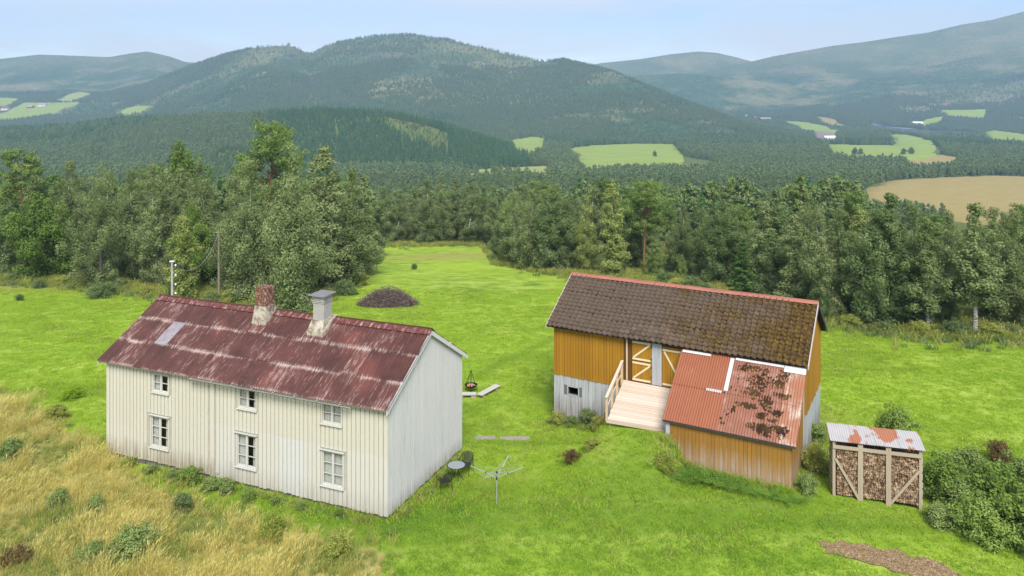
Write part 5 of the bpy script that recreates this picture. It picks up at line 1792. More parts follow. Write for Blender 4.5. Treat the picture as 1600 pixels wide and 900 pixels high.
_n = ti.noise(ti.map(_l, (1.3, .7, .7), (2.2, 0, 0)), 1.0, 3, .5)
M_ZINC = ti.fin(ti.mix(ti.mr(_n, .53, .57, 0, .9), ti.mix(ti.noise(_l, 2, 3), (0.34, 0.33, 0.335), (0.45, 0.435, 0.43)), (0.34, 0.115, 0.04)), .5, spec=.4)
zs_ = corr_mesh('corrugated_sheet', .90, WD + .36, .09, .014, 5, 1)
ang = math.atan((.14) / WD)
for i in range(4):
    piece('corrugated_sheet', zs_, M_ZINC, shed, (-.16 + i * ((WL + .32 - .9) / 3), -.17, WH + .055 + .004 * i), (ang, 0, 0), (1, 1, 1))
# firewood filling the bays
fw = MB()
rw = np.random.default_rng(4)
z = .06
while z < WH - .30:
    hgt = rw.uniform(.065, .09)
    x = .08 + rw.uniform(0, .05)
    while x < WL - .10:
        w = rw.uniform(.06, .125)
        n = int(rw.integers(3, 6))
        y0 = rw.uniform(-.045, .02)
        cx_, cz_ = x + w / 2, z + hgt / 2 + rw.normal(0, .008)
        aa = rw.uniform(0, 6.28)
        ring = [(cx_ + math.cos(aa + 6.283 * k / n) * w * .56, cz_ + math.sin(aa + 6.283 * k / n) * hgt * .62) for k in range(n)]
        fw.add([(p, y0, q) for p, q in ring] + [(p, y0 + .40, q) for p, q in ring], [tuple(range(n))] + [(i, n + i, n + (i + 1) % n, (i + 1) % n) for i in range(n)])
        x += w * rw.uniform(.93, 1.02)
    z += hgt * .95
tfw = NT('split_firewood')
_at = tfw.noise(tfw.pos(), 7.0, 2, .6)
M_FIREWOOD = tfw.fin(tfw.ramp(_at, [(.3, (0.07, 0.042, 0.025)), (.46, (0.20, 0.125, 0.075)), (.58, (0.34, 0.235, 0.145)), (.72, (0.50, 0.40, 0.28))]), .9)
fo = fw.build('firewood', M_FIREWOOD, None)
fo.location = (wx, wy, wz); fo.rotation_euler = (0, 0, wyaw)
tag(fo, 'split firewood stacked to the roof of the woodshed', 'firewood', kind='stuff')
MB().box(.1, WL - .1, .36, .50, .06, WH - .3).build('wood_core', M_DARK, shed)

# ------------------------------------------------------------------ shrubs, ferns and weeds
species('shrub', (MAT_BARK, L_WEED), [
    dict(seed=61, H=2.0, R=1.25, base=0.03, kind='round', nleaf=9000, nlimb=34, leaf=0.062, clump=0.40),
    dict(seed=62, H=2.0, R=1.10, base=0.03, kind='round', nleaf=8000, nlimb=30, leaf=0.062, clump=0.38)])
species('lilac', (MAT_BARK, L_LILAC), [dict(seed=63, H=2.0, R=1.35, base=0.03, kind='round', nleaf=11000, nlimb=40, leaf=0.066, clump=0.42)])


def shrub_at(name, sp, var, px, row, h, label, rz=0.0, wide=1.0, mat=None, group=None, cat='bush'):
    x, y, z = hit(px, row)
    r = plant_tree(name, sp, var, x, y, h, rz, label, cat, group, wide, mat, z)
    for c in r.children:
        if c.name.startswith('trunk'): c.name = 'stems'
        else: c.name = 'foliage'
    return r


S = shrub_at
S('lilac_bush', 'lilac', 0, 1478, 782, 1.6, 'tall bright green bush against the woodshed end', 0.3, 1.0)
S('lilac_bush', 'shrub', 0, 1520, 756, 1.4, 'green bush behind the bush at the woodshed end', 1.3, 1.2)
S('lilac_bush', 'shrub', 1, 1500, 800, 1.2, 'low bush in front of the woodshed-end bush', 2.3, 1.3)
S('lilac_bush', 'lilac', 0, 1556, 802, 1.75, 'largest rounded bush in the thicket right of the woodshed', 4.0, 1.05)
S('lilac_bush', 'shrub', 0, 1590, 772, 1.4, 'grey-green bush at the back of the thicket near the frame edge', 5.0, 1.2)
S('lilac_bush', 'lilac', 0, 1530, 838, 1.3, 'low leafy bush at the front of the thicket', 0.9, 1.25)
S('lilac_bush', 'lilac', 0, 1602, 848, 1.6, 'bush cut off by the frame at the front of the thicket', 2.9, 1.1)
S('lilac_bush', 'shrub', 1, 1470, 820, 0.7, 'lowest bush creeping out at the foot of the woodshed post', 1.9, 1.6)
S('elder_bush', 'lilac', 0, 1400, 700, 1.75, 'green bush standing behind the woodshed roof', 0.5, 0.85)
S('rust_bush', 'shrub', 0, 1563, 722, 0.9, 'small rust-brown shrub behind the thicket', 0.5, 1.0, L_DEAD)
S('weed_clump', 'shrub', 1, 1268, 690, 0.9, 'weeds between the barn gable and the woodshed', 0.2, 1.3)
S('weed_clump', 'shrub', 0, 1275, 735, 1.0, 'taller weeds at the lean-to corner', 1.2, 1.1, L_RGRASS)
S('weed_clump', 'shrub', 1, 1262, 770, 0.7, 'weeds at the foot of the lean-to side wall', 2.2, 1.2)
S('weed_clump', 'shrub', 0, 872, 662, 0.6, 'weeds at the barn corner nearest the house', 3.2, 1.4, L_RGRASS)
S('weed_clump', 'shrub', 1, 918, 668, 0.95, 'dark green weeds against the limewashed wall', 0.2, 1.0, L_DARK)
S('weed_clump', 'shrub', 0, 936, 674, 0.7, 'yellowish weeds beside the deck support', 0.7, 1.1, L_RGRASS)
S('weed_clump', 'shrub', 1, 892, 666, 0.5, 'low weeds under the barn hatch window', 1.7, 1.4)
S('dry_weeds', 'shrub', 0, 895, 722, 0.5, 'brownish withered weed clump on the lawn below the deck', 1.7, 1.5, L_DEAD)
S('weed_clump', 'shrub', 1, 925, 700, 0.45, 'grassy weed clump on the side of the deck bank', 1.0, 1.5, L_RGRASS)
S('weed_clump', 'shrub', 0, 1040, 735, 0.75, 'yellow-green weeds at the lean-to front corner', 2.0, 1.1, L_RGRASS)
S('juniper_bush', 'shrub', 0, 60, 450, 0.9, 'small dark bush far out on the lawn by the wood', 0.4, 1.1, L_DARK)
S('juniper_bush', 'shrub', 1, 30, 470, 0.6, 'smallest dark bush on the left lawn', 0.4, 1.2, L_DARK)
S('juniper_bush', 'shrub', 1, 647, 421, 0.7, 'tiny dark bush alone in the far field', 0.4, 1.0, L_DARK)
S('sallow_bush', 'shrub', 0, 158, 464, 1.3, 'spreading low scrub under the bare-limbed birch', 0.4, 1.9, L_DARK)
S('meadow_bush', 'shrub', 1, 88, 655, 0.75, 'yellow-flecked low bush where the meadow meets the lawn', 0.1, 1.4, L_RGRASS)
S('meadow_bush', 'shrub', 0, 112, 622, 0.6, 'reedy green clump on the lawn left of the house', 0.1, 1.8, L_GRASS)
S('meadow_bush', 'shrub', 1, 15, 725, 1.1, 'green bush at the left frame edge in the tall grass', 2.1, 1.0)
S('meadow_bush', 'shrub', 0, 90, 795, 0.75, 'blue-green bush in the straw, left of its twin', 0.1, .95)
S('meadow_bush', 'shrub', 1, 150, 805, 0.75, 'blue-green bush in the straw, right of its twin', 3.1, .9)
S('meadow_bush', 'lilac', 0, 210, 868, 0.95, 'largest grey-green bush in the foreground straw', 1.1, 1.35, L_WEED)
S('meadow_bush', 'shrub', 0, 150, 880, 0.7, 'flat green bush beside the largest bush in the straw', 2.1, 1.4)
S('meadow_bush', 'shrub', 1, 285, 802, 0.8, 'dark feathery weed under the first window', 0.5, .9, L_DARK)
S('meadow_bush', 'shrub', 0, 425, 840, 0.8, 'olive weed clump in the straw below the middle window', 0.5, 1.1, L_RGRASS)
S('meadow_bush', 'shrub', 1, 528, 872, 0.8, 'brown-green weed clump in the straw near the house corner', 4.5, 1.2, L_RGRASS)
S('meadow_bush', 'shrub', 0, 25, 880, 0.6, 'brown heathery clump at the bottom of the meadow', 4.5, 1.5, L_DEAD)
for k, (px, row, h) in enumerate([(205, 728, .35), (238, 740, .35), (270, 752, .45), (298, 756, .7), (330, 766, .55), (352, 770, .6), (388, 782, .45), (430, 788, .3), (470, 796, .3), (530, 808, .3)]):
    S('weed_clump', 'shrub', k, px, row, h, 'leafy weeds growing along the foot of the house front', k * 1.1, 1.3, L_WEED if k % 3 else L_GREEN, 'weeds along the house front')
for k, (px, row, h) in enumerate([(1080, 455, 1.4), (1055, 452, 1.1), (1100, 462, 1.2), (1130, 470, 1.0), (1040, 445, 1.2), (1190, 488, 1.0), (1220, 496, 1.0), (1330, 512, 1.0), (1385, 522, .9), (1440, 526, 1.1), (1490, 527, 1.2), (1550, 527, 1.0), (1580, 526, .9)]):
    S('scrub', 'shrub', k, px, row, h, 'low willow scrub along the near edge of the wood', k * 1.7, 1.5, L_RGRASS if k % 2 else L_DARK, 'scrub along the near wood edge')
for k, (px, row, h) in enumerate([(20, 441, 1.0), (100, 446, 1.0), (190, 452, 1.1), (225, 462, 1.0), (330, 474, 1.0), (360, 472, 1.2), (420, 474, 1.3), (500, 470, 1.0), (540, 460, 1.3), (565, 446, 1.2)]):
    S('scrub', 'shrub', k, px, row, h, 'low willow scrub along the wood edge behind the house', k * 1.7, 1.5, L_RGRASS if k % 2 else L_DARK, 'scrub along the wood edge behind the house')


def fern_mesh(seed, n=11, L=0.75):
    r = np.random.default_rng(seed)
    V = []; F = []; T = []
    for i in range(n):
        az = 6.283 * i / n + r.normal(0, .2); l = L * r.uniform(.75, 1.15); tn = r.uniform(.2, .9)
        p = np.array([0, 0, .03]); d = np.array([math.cos(az) * .6, math.sin(az) * .6, .8])
        side = np.array([-math.sin(az), math.cos(az), 0])
        for k in range(9):
            t = k / 9
            q = p + d * l / 9
            w = 0.19 * l * math.sin(math.pi * (0.12 + 0.85 * t)) + .01
            for sg in (-1, 1):     # a pair of leaflets on the stalk
                tip = p + side * sg * w + d * 0.06 - np.array([0, 0, .025])
                o = len(V)
                V += [tuple(p), tuple(p + d * l / 24), tuple(tip), tuple(p + d * l / 12)]
                V[o + 1] = tuple(p * .5 + tip * .5 - d * .018); V[o + 3] = tuple(p * .5 + tip * .5 + d * .022)
                F.append((o, o + 1, o + 2, o + 3)); T.append(tn)
            d = d + np.array([0, 0, -.16]); d /= np.linalg.norm(d)
            p = q
    me = np_mesh('fern', V, F, T)
    me.materials.append(L_FERN)
    return me


L_FERN = leaf_mat('fern_fronds', (0.06, 0.15, 0.02), (0.11, 0.22, 0.035), (0.19, 0.31, 0.06), 0.35)
FERNS = [fern_mesh(s) for s in (1, 2, 3)]
for k, (px, row, sc) in enumerate([(1062, 752, 1.1), (1085, 757, 1.25), (1110, 758, 1.2), (1100, 750, 1.3), (1130, 765, 1.2), (1155, 768, 1.1), (1180, 776, 1.1), (1205, 780, 1.0), (1230, 788, 1.0), (1075, 745, 1.1), (1145, 758, 1.0), (1250, 786, .9)]):
    x, y, z = hit(px, row)
    o = piece('fern', FERNS[k % 3], None, None, (x, y, z), (0, 0, k * 1.3), (sc, sc, sc))
    tag(o, 'arching green fern at the foot of the lean-to front wall', 'fern', 'ferns along the lean-to wall')
x, y, z = hit(610, 836)
tag(piece('fern', FERNS[0], None, None, (x, y, z), (0, 0, .3), (.8, .8, .8)), 'single fern on the lawn at the house corner', 'fern')


# ------------------------------------------------------------------ garden things
M_BLACKM = simple('black_painted_metal', (0.02, 0.02, 0.022), 0.5, 0.3, 6, 0.3)
M_ALU = simple('dull_aluminium', (0.42, 0.43, 0.44), 0.5, 0.1, 4, 0.4)
M_PLASTIC = simple('black_plastic', (0.015, 0.015, 0.015), 0.5)
M_TABLEGLASS = simple('frosted_grey_glass', (0.22, 0.25, 0.26), 0.15, 0.1, 3, 0.0, 0.5)
M_MESH = simple('dark_rattan', (0.030, 0.028, 0.028), 0.8, 0.5, 40)

# rotary clothes dryer
x, y, z = hit(776, 787)
dry = empty('clothes_dryer', (x, y, z), 0.0)
tag(dry, 'aluminium rotary clothes dryer standing open on the lawn', 'clothes dryer')
dry.scale = (.88, .88, .88)
MB().tube([(0, 0, -.1), (0, 0, 1.25)], .022, 8).build('pole', M_ALU, dry)
MB().lathe([(.035, 0), (.035, .16)], (0, 0, 1.12), 8).build('lower_hub', M_PLASTIC, dry)
MB().lathe([(.045, 0), (.05, .05), (.045, .08)], (0, 0, 1.42), 8).build('upper_hub', M_PLASTIC, dry)
MB().tube([(0, 0, 1.25), (0, 0, 1.5)], .016, 8).build('inner_pole', M_ALU, dry)
tips = []
for k, (az, ln, el) in enumerate(((math.radians(62), 1.35, .42), (math.radians(8), 1.35, .30), (math.radians(172), 1.30, .36), (math.radians(243), 1.25, .40))):
    d = Vector((math.cos(az) * math.cos(el), math.sin(az) * math.cos(el), math.sin(el)))
    b = Vector((0, 0, 1.22)); tip = b + d * ln; tips.append(tip)
    arm = MB().bar(b, tip, .028, .022).build('arm', M_ALU, dry)
    MB().bar((0, 0, 1.46), b + d * .55, .016, .012).build('strut', M_ALU, dry)
    MB().box(-.025, .025, -.025, .025, -.025, .025, Matrix.Translation(b + d * .55)).build('slider', M_PLASTIC, dry)
ln_ = MB()
for f_ in (.45, .6, .75, .9, .99):
    for k in range(4):
        a = Vector((0, 0, 1.22)).lerp(tips[k], f_); b = Vector((0, 0, 1.22)).lerp(tips[(k + 1) % 4], f_)
        m_ = (a + b) / 2 - Vector((0, 0, .05))
        ln_.tube([a, m_, b], .0016, 3, False)
ln_.build('line', simple('pale_washing_line', (0.5, 0.55, 0.5), .6), dry)

# round table and two chairs by the gable
tx, ty = hit(713, 752)[:2]
tbl = empty('garden_table', (tx, ty, ground(tx, ty)))
tag(tbl, 'small round garden table with glass top against the white gable', 'table')
MB().lathe([(.37, 0), (.38, .006), (.37, .012)], (0, 0, .705), 28).build('table_top', M_TABLEGLASS, tbl)
rim = MB(); rim.tube([(math.cos(a) * .39, math.sin(a) * .39, .71) for a in np.linspace(0, 6.2832, 29)], .014, 6, False); rim.build('rim', M_BLACKM, tbl)
for k in range(4):
    a = k * math.pi / 2 + .5
    MB().tube([(math.cos(a) * .34, math.sin(a) * .34, .70), (math.cos(a) * .10, math.sin(a) * .10, .40), (math.cos(a) * .34, math.sin(a) * .34, -.03)], .012, 6).build('leg', M_BLACKM, tbl)


def chair(name, x, y, rz, label):
    c = empty(name, (x, y, ground(x, y)), rz)
    tag(c, label, 'chair', 'garden chairs by the gable')
    s = MB()
    for i in range(9):
        s.box(-.23 + i * .052, -.23 + i * .052 + .036, -.22, .22, .415, .428)
    s.box(-.24, .24, -.24, -.22, .41, .432).box(-.24, .24, .22, .24, .41, .432)
    s.build('seat', M_MESH, c)
    b = MB()
    for i in range(9):
        u = -.20 + i * .05
        b.bar((u, .24, .45), (u * 1.05, .32, .84 - .12 * (u / .2) ** 2), .034, .010, (0, 1, 0))
    b.build('backrest', M_MESH, c)
    f = MB()
    arc = [(-.27, -.20, .64), (-.285, .10, .65), (-.26, .26, .72), (-.16, .33, .82), (0, .345, .86), (.16, .33, .82), (.26, .26, .72), (.285, .10, .65), (.27, -.20, .64)]
    f.tube(arc, .014, 6)
    f.build('arm_rail', M_BLACKM, c)
    for (px_, py_, hz_) in ((-.25, -.22, .64), (.25, -.22, .64), (-.25, .23, .70), (.25, .23, .70)):
        MB().tube([(px_ * 1.06, py_, hz_), (px_, py_, .42), (px_ * 1.04, py_ * 1.15, -.03)], .012, 6).build('leg', M_BLACKM, c)
    return c


chair('garden_chair', tx - .45, ty - .80, 3.6, 'black garden chair on the near side of the round table')
chair('garden_chair', tx + .36, ty + .72, -0.35, 'black garden chair on the far side of the round table')

# fire pan hanging in a tripod, two plank benches
x, y, z = hit(736, 612)
fire = empty('fire_pan', (x, y, z))
tag(fire, 'black hanging fire pan on a tripod with burning wood', 'fire pan')
for k in range(3):
    a = k * 2.094 + .5
    MB().tube([(math.cos(a) * .42, math.sin(a) * .42, -.03), (0, 0, 1.25)], .014, 5).build('leg', M_BLACKM, fire)
MB().lathe([(.10, .26), (.30, .33), (.37, .42), (.385, .42), (.31, .315), (.10, .245)], (0, 0, 0), 18).build('pan', M_BLACKM, fire)
for k in range(3):
    a = k * 2.094 + 1.5
    MB().tube([(math.cos(a) * .37, math.sin(a) * .37, .42), (0, 0, 1.22)], .008, 4).build('chain', M_BLACKM, fire)
te = NT('glowing_flames')
te.t.nodes.remove(te.b)
em = te.n('ShaderNodeEmission', {'Color': te.ramp(te.noise(te.pos(), 8, 2), [(.35, (0.9, 0.12, 0.01)), (.6, (1.0, 0.45, 0.10))]), 'Strength': 0.3})
te.t.links.new(em.outputs[0], te.o.inputs[0])
fl = MB()
rr = np.random.default_rng(2)
for k in range(9):
    a = rr.uniform(0, 6.28); q = rr.uniform(0, .20); h = rr.uniform(.06, .15)
    fl.lathe([(.05, .34), (.065, .34 + h * .35), (.03, .34 + h * .75), (.004, .34 + h)], (math.cos(a) * q, math.sin(a) * q, 0), 6)
fl.build('flame', te.m, fire)
for k in range(5):
    a = k * 1.25
    MB().tube([(math.cos(a) * .26, math.sin(a) * .26, .37), (-math.cos(a) * .12, -math.sin(a) * .12, .42)], .03, 6).build('log', M_OLDWOOD, fire)
M_SILVERW = board_mat('silver_grey_plank', [(0.42, 0.40, 0.37), (0.50, 0.48, 0.44)], (0.36, 0.33, 0.29), .55, .85, streak=.4)
for k, (pa, ra, pb, rb, lab) in enumerate(((716, 620, 744, 621, 'low plank bench half hidden by the house gable'), (749, 622, 778, 607, 'low plank bench right of the fire pan'))):
    a = hit(pa, ra); b = hit(pb, rb)
    bn = empty('bench', ((a[0] + b[0]) / 2, (a[1] + b[1]) / 2, (a[2] + b[2]) / 2), math.atan2(b[1] - a[1], b[0] - a[0]))
    tag(bn, lab, 'bench', 'plank benches by the fire pan')
    L = math.hypot(b[0] - a[0], b[1] - a[1])
    MB().box(-L / 2, L / 2, -.19, -.005, .17, .215).build('seat_plank', M_SILVERW, bn)
    MB().box(-L / 2, L / 2, .005, .19, .17, .215).build('seat_plank', M_SILVERW, bn)
    for sx in (-.35, .35):
        MB().box(sx * L - .13, sx * L + .13, -.14, .14, -.1, .168).build('block', M_OLDWOOD, bn)
# stone slabs left from a path
for k, (pa, pb, row, lab) in enumerate(((741, 776, 684, 'long pale stone slab in the grass nearer the house'), (780, 828, 685, 'long pale stone slab in the grass nearer the barn'))):
    a = hit(pa, row); b = hit(pb, row)
    L = b[0] - a[0]
    m = MB()
    top = []; n = 14
    rs = np.random.default_rng(30 + k)
    for i in range(n):
        an = 6.2832 * i / n
        top.append((math.copysign(abs(math.cos(an)) ** .5, math.cos(an)) * L / 2 * rs.uniform(.93, 1.03), math.copysign(abs(math.sin(an)) ** .5, math.sin(an)) * .20 * rs.uniform(.8, 1.1)))
    m.add([(p, q, .03 + rs.uniform(-.006, .01)) for p, q in top] + [(p * 1.02, q * 1.05, -.1) for p, q in top], [tuple(range(n))] + [(i, n + i, n + (i + 1) % n, (i + 1) % n) for i in range(n)])
    so = m.build('stone_slab', simple('pale_slab_stone', (0.26, 0.245, 0.195), .9, .3, 3) if k == 0 else bpy.data.materials['pale_slab_stone'], None)
    so.location = ((a[0] + b[0]) / 2, a[1], a[2])
    tag(so, lab, 'stone slab', 'stone slabs on the lawn')

# brush pile in the field
x, y, z = hit(603, 480)
rb = np.random.default_rng(9)
bp = MB()
for k in range(2600):
    a = rb.uniform(0, 6.28); q = rb.uniform(0, 1) ** .5
    cx_, cy_ = math.cos(a) * q * 2.7, math.sin(a) * q * 1.5
    hmax = 1.45 * (1 - q ** 1.7) * (1 + .15 * math.sin(a * 3))
    cz_ = rb.uniform(max(0, hmax - .45), hmax + .06)
    az = rb.uniform(0, 6.28); el = rb.normal(0, .3) - .35 * q; l = rb.uniform(.3, 1.1)
    d = Vector((math.cos(az) * math.cos(el), math.sin(az) * math.cos(el), math.sin(el))) * l / 2
    c_ = Vector((cx_, cy_, cz_)); rad = rb.uniform(.006, .022)
    bp.tube([c_ - d, c_ + Vector((0, 0, rb.normal(0, .05))), c_ + d], [rad, rad * .8, rad * .4], 3, False)
tpb = NT('dead_twigs')
M_TWIG = tpb.fin(tpb.ramp(tpb.noise(tpb.pos(), 3.0, 4, .7), [(.3, (0.060, 0.042, 0.036)), (.5, (0.14, 0.105, 0.09)), (.62, (0.22, 0.175, 0.155)), (.75, (0.36, 0.31, 0.28))]), .95)
pile = empty('brush_pile', (x, y + 1.0, z))
tag(pile, 'heaped pile of brown cut branches out in the field', 'brush pile')
tw_ = bp.build('twigs', M_TWIG, pile); tw_['kind'] = 'stuff'
core = MB()
core.lathe([(2.35, -.2), (2.2, .25), (1.6, .70), (.8, 1.05), (.15, 1.2)], (0, 0, 0), 20)
co = core.build('heap', simple('dark_brush', (0.05, 0.036, 0.03), .95, .5, 4), pile); co.scale = (1, .55, 1)

# power poles and the cable between them
M_POLE = simple('grey_pole_timber', (0.34, 0.33, 0.31), .9, .25, 3)
M_PORC = simple('white_porcelain', (0.75, 0.75, 0.73), .3, .05)
y1 = 52.0; x1 = (270 - 800) / F_PX * y1; z1 = ground(x1, y1); h1 = row_z(409, y1) - z1
pole = empty('power_pole', (x1, y1, z1)); tag(pole, 'short grey power pole with white insulators just behind the house ridge', 'power pole')
MB().tube([(-.07, 0, -.5), (-.06, 0, h1)], [.075, .06], 8).tube([(.08, 0, -.5), (-.03, 0, h1 - .25)], [.05, .035], 8).build('shaft', M_POLE, pole)
MB().box(-.20, .10, -.10, .10, h1, h1 + .06).build('cap', M_PORC, pole)
for k, dz in enumerate((.30, .95, 1.6, 2.2)):
    MB().lathe([(.03, 0), (.06, .02), (.06, .08), (.035, .12), (.02, .13)], (.19, 0, h1 - dz), 10).build('insulator', M_PORC, pole)
    MB().bar((.0, 0, h1 - dz - .01), (.19, 0, h1 - dz - .01), .025, .025).build('bracket', M_BLACKM, pole)
x2, y2, z2 = hit(342, 468); h2 = row_z(360, y2) - z2
pole2 = empty('power_pole', (x2, y2, z2)); tag(pole2, 'thin wooden power pole in front of the wood behind the house', 'power pole')
MB().tube([(0, 0, -.5), (0, 0, h2)], [.13, .09], 8).build('shaft', simple('brown_pole_timber', (0.20, 0.17, 0.14), .9, .3, 3), pole2)
MB().bar((-.25, 0, h2 - .2), (.25, 0, h2 - .2), .06, .08).build('crossarm', M_OLDWOOD, pole2)
A = Vector((x2, y2, z2 + h2 - .15)); B = Vector((x1 + .19, y1, z1 + h1 - .3))
cab = MB().tube([A.lerp(B, t) - Vector((0, 0, 4 * 1.5 * t * (1 - t))) for t in np.linspace(0, 1, 24)], .016, 5).build('overhead_cable', simple('grey_cable', (0.30, 0.30, 0.30), .6), None)
tag(cab, 'sagging overhead cable strung between the two power poles', 'cable')

# bare soil patch with chips
so = drape('soil_patch', SOIL, .25, simple('bare_brown_soil', (0.23, 0.155, 0.080), .95, .4, 5), .035)
so['kind'] = 'structure'
chips = MB()
rc = np.random.default_rng(12)
xs_ = [p[0] for p in SOIL]; ys_ = [p[1] for p in SOIL]
cx_ = rc.uniform(min(xs_), max(xs_), 9000); cy_ = rc.uniform(min(ys_), max(ys_), 9000)
kk = inside_poly(cx_, cy_, SOIL)
cx_, cy_ = cx_[kk][:2600], cy_[kk][:2600]; cz_ = terrain(cx_, cy_) + .045
P_, F_, T_ = leaves(np.stack([cx_, cy_, cz_], 1), .045, rc, rc.uniform(0, 1, len(cx_)), 0, .5)
P_[:, 2] = np.repeat(cz_, 4) + (P_[:, 2] - np.repeat(cz_, 4)) * .35
cm_ = np_mesh('wood_chips', P_, F_, T_)
cm_.materials.append(leaf_mat('wood_chips', (0.14, 0.09, 0.05), (0.28, 0.20, 0.12), (0.46, 0.37, 0.26), .05))
tag(link(bpy.data.objects.new('wood_chips', cm_)), 'pale wood chips strewn over the bare soil patch', 'wood chips', kind='stuff')

# ------------------------------------------------------------------ far farms
M_FARRED = simple('far_red_wall', (0.30, 0.055, 0.04), .9)
M_FARWHITE = simple('far_white_wall', (0.72, 0.72, 0.72), .9)
M_FARROOF = simple('far_grey_roof', (0.28, 0.27, 0.27), .8)
M_FARRR = simple('far_red_roof', (0.28, 0.07, 0.05), .8)


def far_house(name, px, row, l, w, h, rise, rz, wm, rm_, label, nwin=4):
    x, y, z = hit(px, row)
    o = empty(name, (x, y, z), rz)
    tag(o, label, 'building', 'farm buildings down in the valley')
    wl = gable_prism(MB(), -l / 2, l / 2, -w / 2, w / 2, -2, h, h + rise, 0).build('wall', wm, o)
    e = .6
    rf_ = MB()
    for sg in (-1, 1):
        q = [(-l / 2 - e, sg * (w / 2 + e), h - e * rise / (w / 2)), (l / 2 + e, sg * (w / 2 + e), h - e * rise / (w / 2)), (l / 2 + e, 0, h + rise), (-l / 2 - e, 0, h + rise)]
        q2 = [(a, b, c + .35) for a, b, c in q]
        rf_.add(q + q2, [(0, 1, 2, 3), (7, 6, 5, 4), (0, 4, 5, 1), (1, 5, 6, 2), (2, 6, 7, 3), (3, 7, 4, 0)])
    rf_.build('roof', rm_, o)
    for k in range(nwin):
        u = -l / 2 + l * (k + .5) / nwin
        MB().box(u - .7, u + .7, -w / 2 - .05, -w / 2 - .01, h * .35, h * .75).build('window', M_DARK, o)


far_house('farm_barn', 1196, 189, 34, 12, 6, 5, .15, M_FARRED, M_FARROOF, 'long red barn of the farm on the wooded slope', 5)
far_house('farm_barn', 1180, 187, 14, 10, 6, 4, .4, M_FARRED, M_FARRR, 'smaller red farmhouse left of the long red barn', 3)
far_house('farm_house', 1166, 184, 8, 7, 7, 3, 0, M_FARWHITE, M_FARROOF, 'little white house above the red farm', 2)
far_house('farm_shed', 1296, 218, 22, 10, 4, 3, .1, M_FARWHITE, M_FARWHITE, 'pale shed beside the bare ground on the valley floor', 4)
far_house('farm_shed', 1433, 195, 30, 14, 5, 4, .1, M_FARWHITE, M_FARWHITE, 'long white hall beside the river', 4)
far_house('farm_house', 1478, 166, 22, 12, 6, 5, .2, M_FARWHITE, M_FARRR, 'white house with red roof on the far right slope', 3)
far_house('farm_house', 66, 167, 22, 12, 7, 5, .2, M_FARWHITE, M_FARROOF, 'white farmhouse in the green fields far left', 3)
far_house('farm_house', 48, 170, 18, 11, 6, 5, -.2, M_FARRED, M_FARROOF, 'red barn beside the white farmhouse far left', 3)
far_house('farm_house', 8, 172, 20, 12, 6, 5, .1, M_FARWHITE, M_FARRR, 'white farmhouse at the far left frame edge', 3)

# ------------------------------------------------------------------ grass
def tuft(seed, n, hgt, wid, spread, lean, mat, bend=.5, head=0.0):
    r = np.random.default_rng(seed)
    V = []; F = []; T = []
    for i in range(n):
        a = r.uniform(0, 6.28); q = r.uniform(0, 1) ** .5 * spread
        p = np.array([math.cos(a) * q, math.sin(a) * q, -.02])
        az = r.uniform(0, 6.28)
        d = np.array([lean[0] + math.cos(az) * .28, lean[1] + math.sin(az) * .28, 1.0]); d /= np.linalg.norm(d)
        h = hgt * r.uniform(.55, 1.1); w = wid * r.uniform(.7, 1.3)
        th_ = r.uniform(0, 6.28); sd_ = np.array([math.cos(th_), math.sin(th_), 0]) * w / 2
        mid_ = p + d * h * .5
        d2 = d + np.array([lean[0] * 1.2 + math.cos(az) * bend * .5, lean[1] * 1.2 + math.sin(az) * bend * .5, -bend * .35]); d2 /= np.linalg.norm(d2)
        tip = mid_ + d2 * h * .5
        o = len(V)
        V += [p - sd_, p + sd_, mid_ + sd_ * .8, mid_ - sd_ * .8, tip + sd_ * .25, tip - sd_ * .25]
        t = r.uniform(0, 1)
        F += [(o, o + 1, o + 2, o + 3), (o + 3, o + 2, o + 4, o + 5)]; T += [t, t]
        if head and r.uniform() < head:
            o = len(V)
            V += [mid_ + (tip - mid_) * .55, tip + sd_ * 2.2 - d2 * h * .08, tip + d2 * h * .06, tip - sd_ * 2.2 - d2 * h * .08]
            F.append((o, o + 1, o + 2, o + 3)); T.append(min(1, t + .2))
    me = np_mesh('grass_tuft', np.array(V), F, T)
    me.materials.append(mat)
    return me


def in_building(x, y):
    c, s = math.cos(HOUSE_YAW), math.sin(HOUSE_YAW)
    dx, dy = x - HOUSE_O[0], y - HOUSE_O[1]
    a, b = dx * c + dy * s, -dx * s + dy * c
    k = (a > .2) & (a < 15.6) & (b > .2) & (b < 7.0)
    a, b = barn_local(x, y)
    k |= (a > .2) & (a < 12.8) & (b > .3) & (b < 6.1)
    k |= (a > 7.35) & (a < 12.8) & (b > -2.75) & (b < .4)
    k |= (a > 4.2) & (a < 7.4) & (b > -2.5) & (b < .4)
    c, s = math.cos(wyaw), math.sin(wyaw)
    dx, dy = x - wx, y - wy
    a, b = dx * c + dy * s, -dx * s + dy * c
    k |= (a > 0) & (a < WL) & (b > 0) & (b < WD)
    return k


rg_ = np.random.default_rng(66)
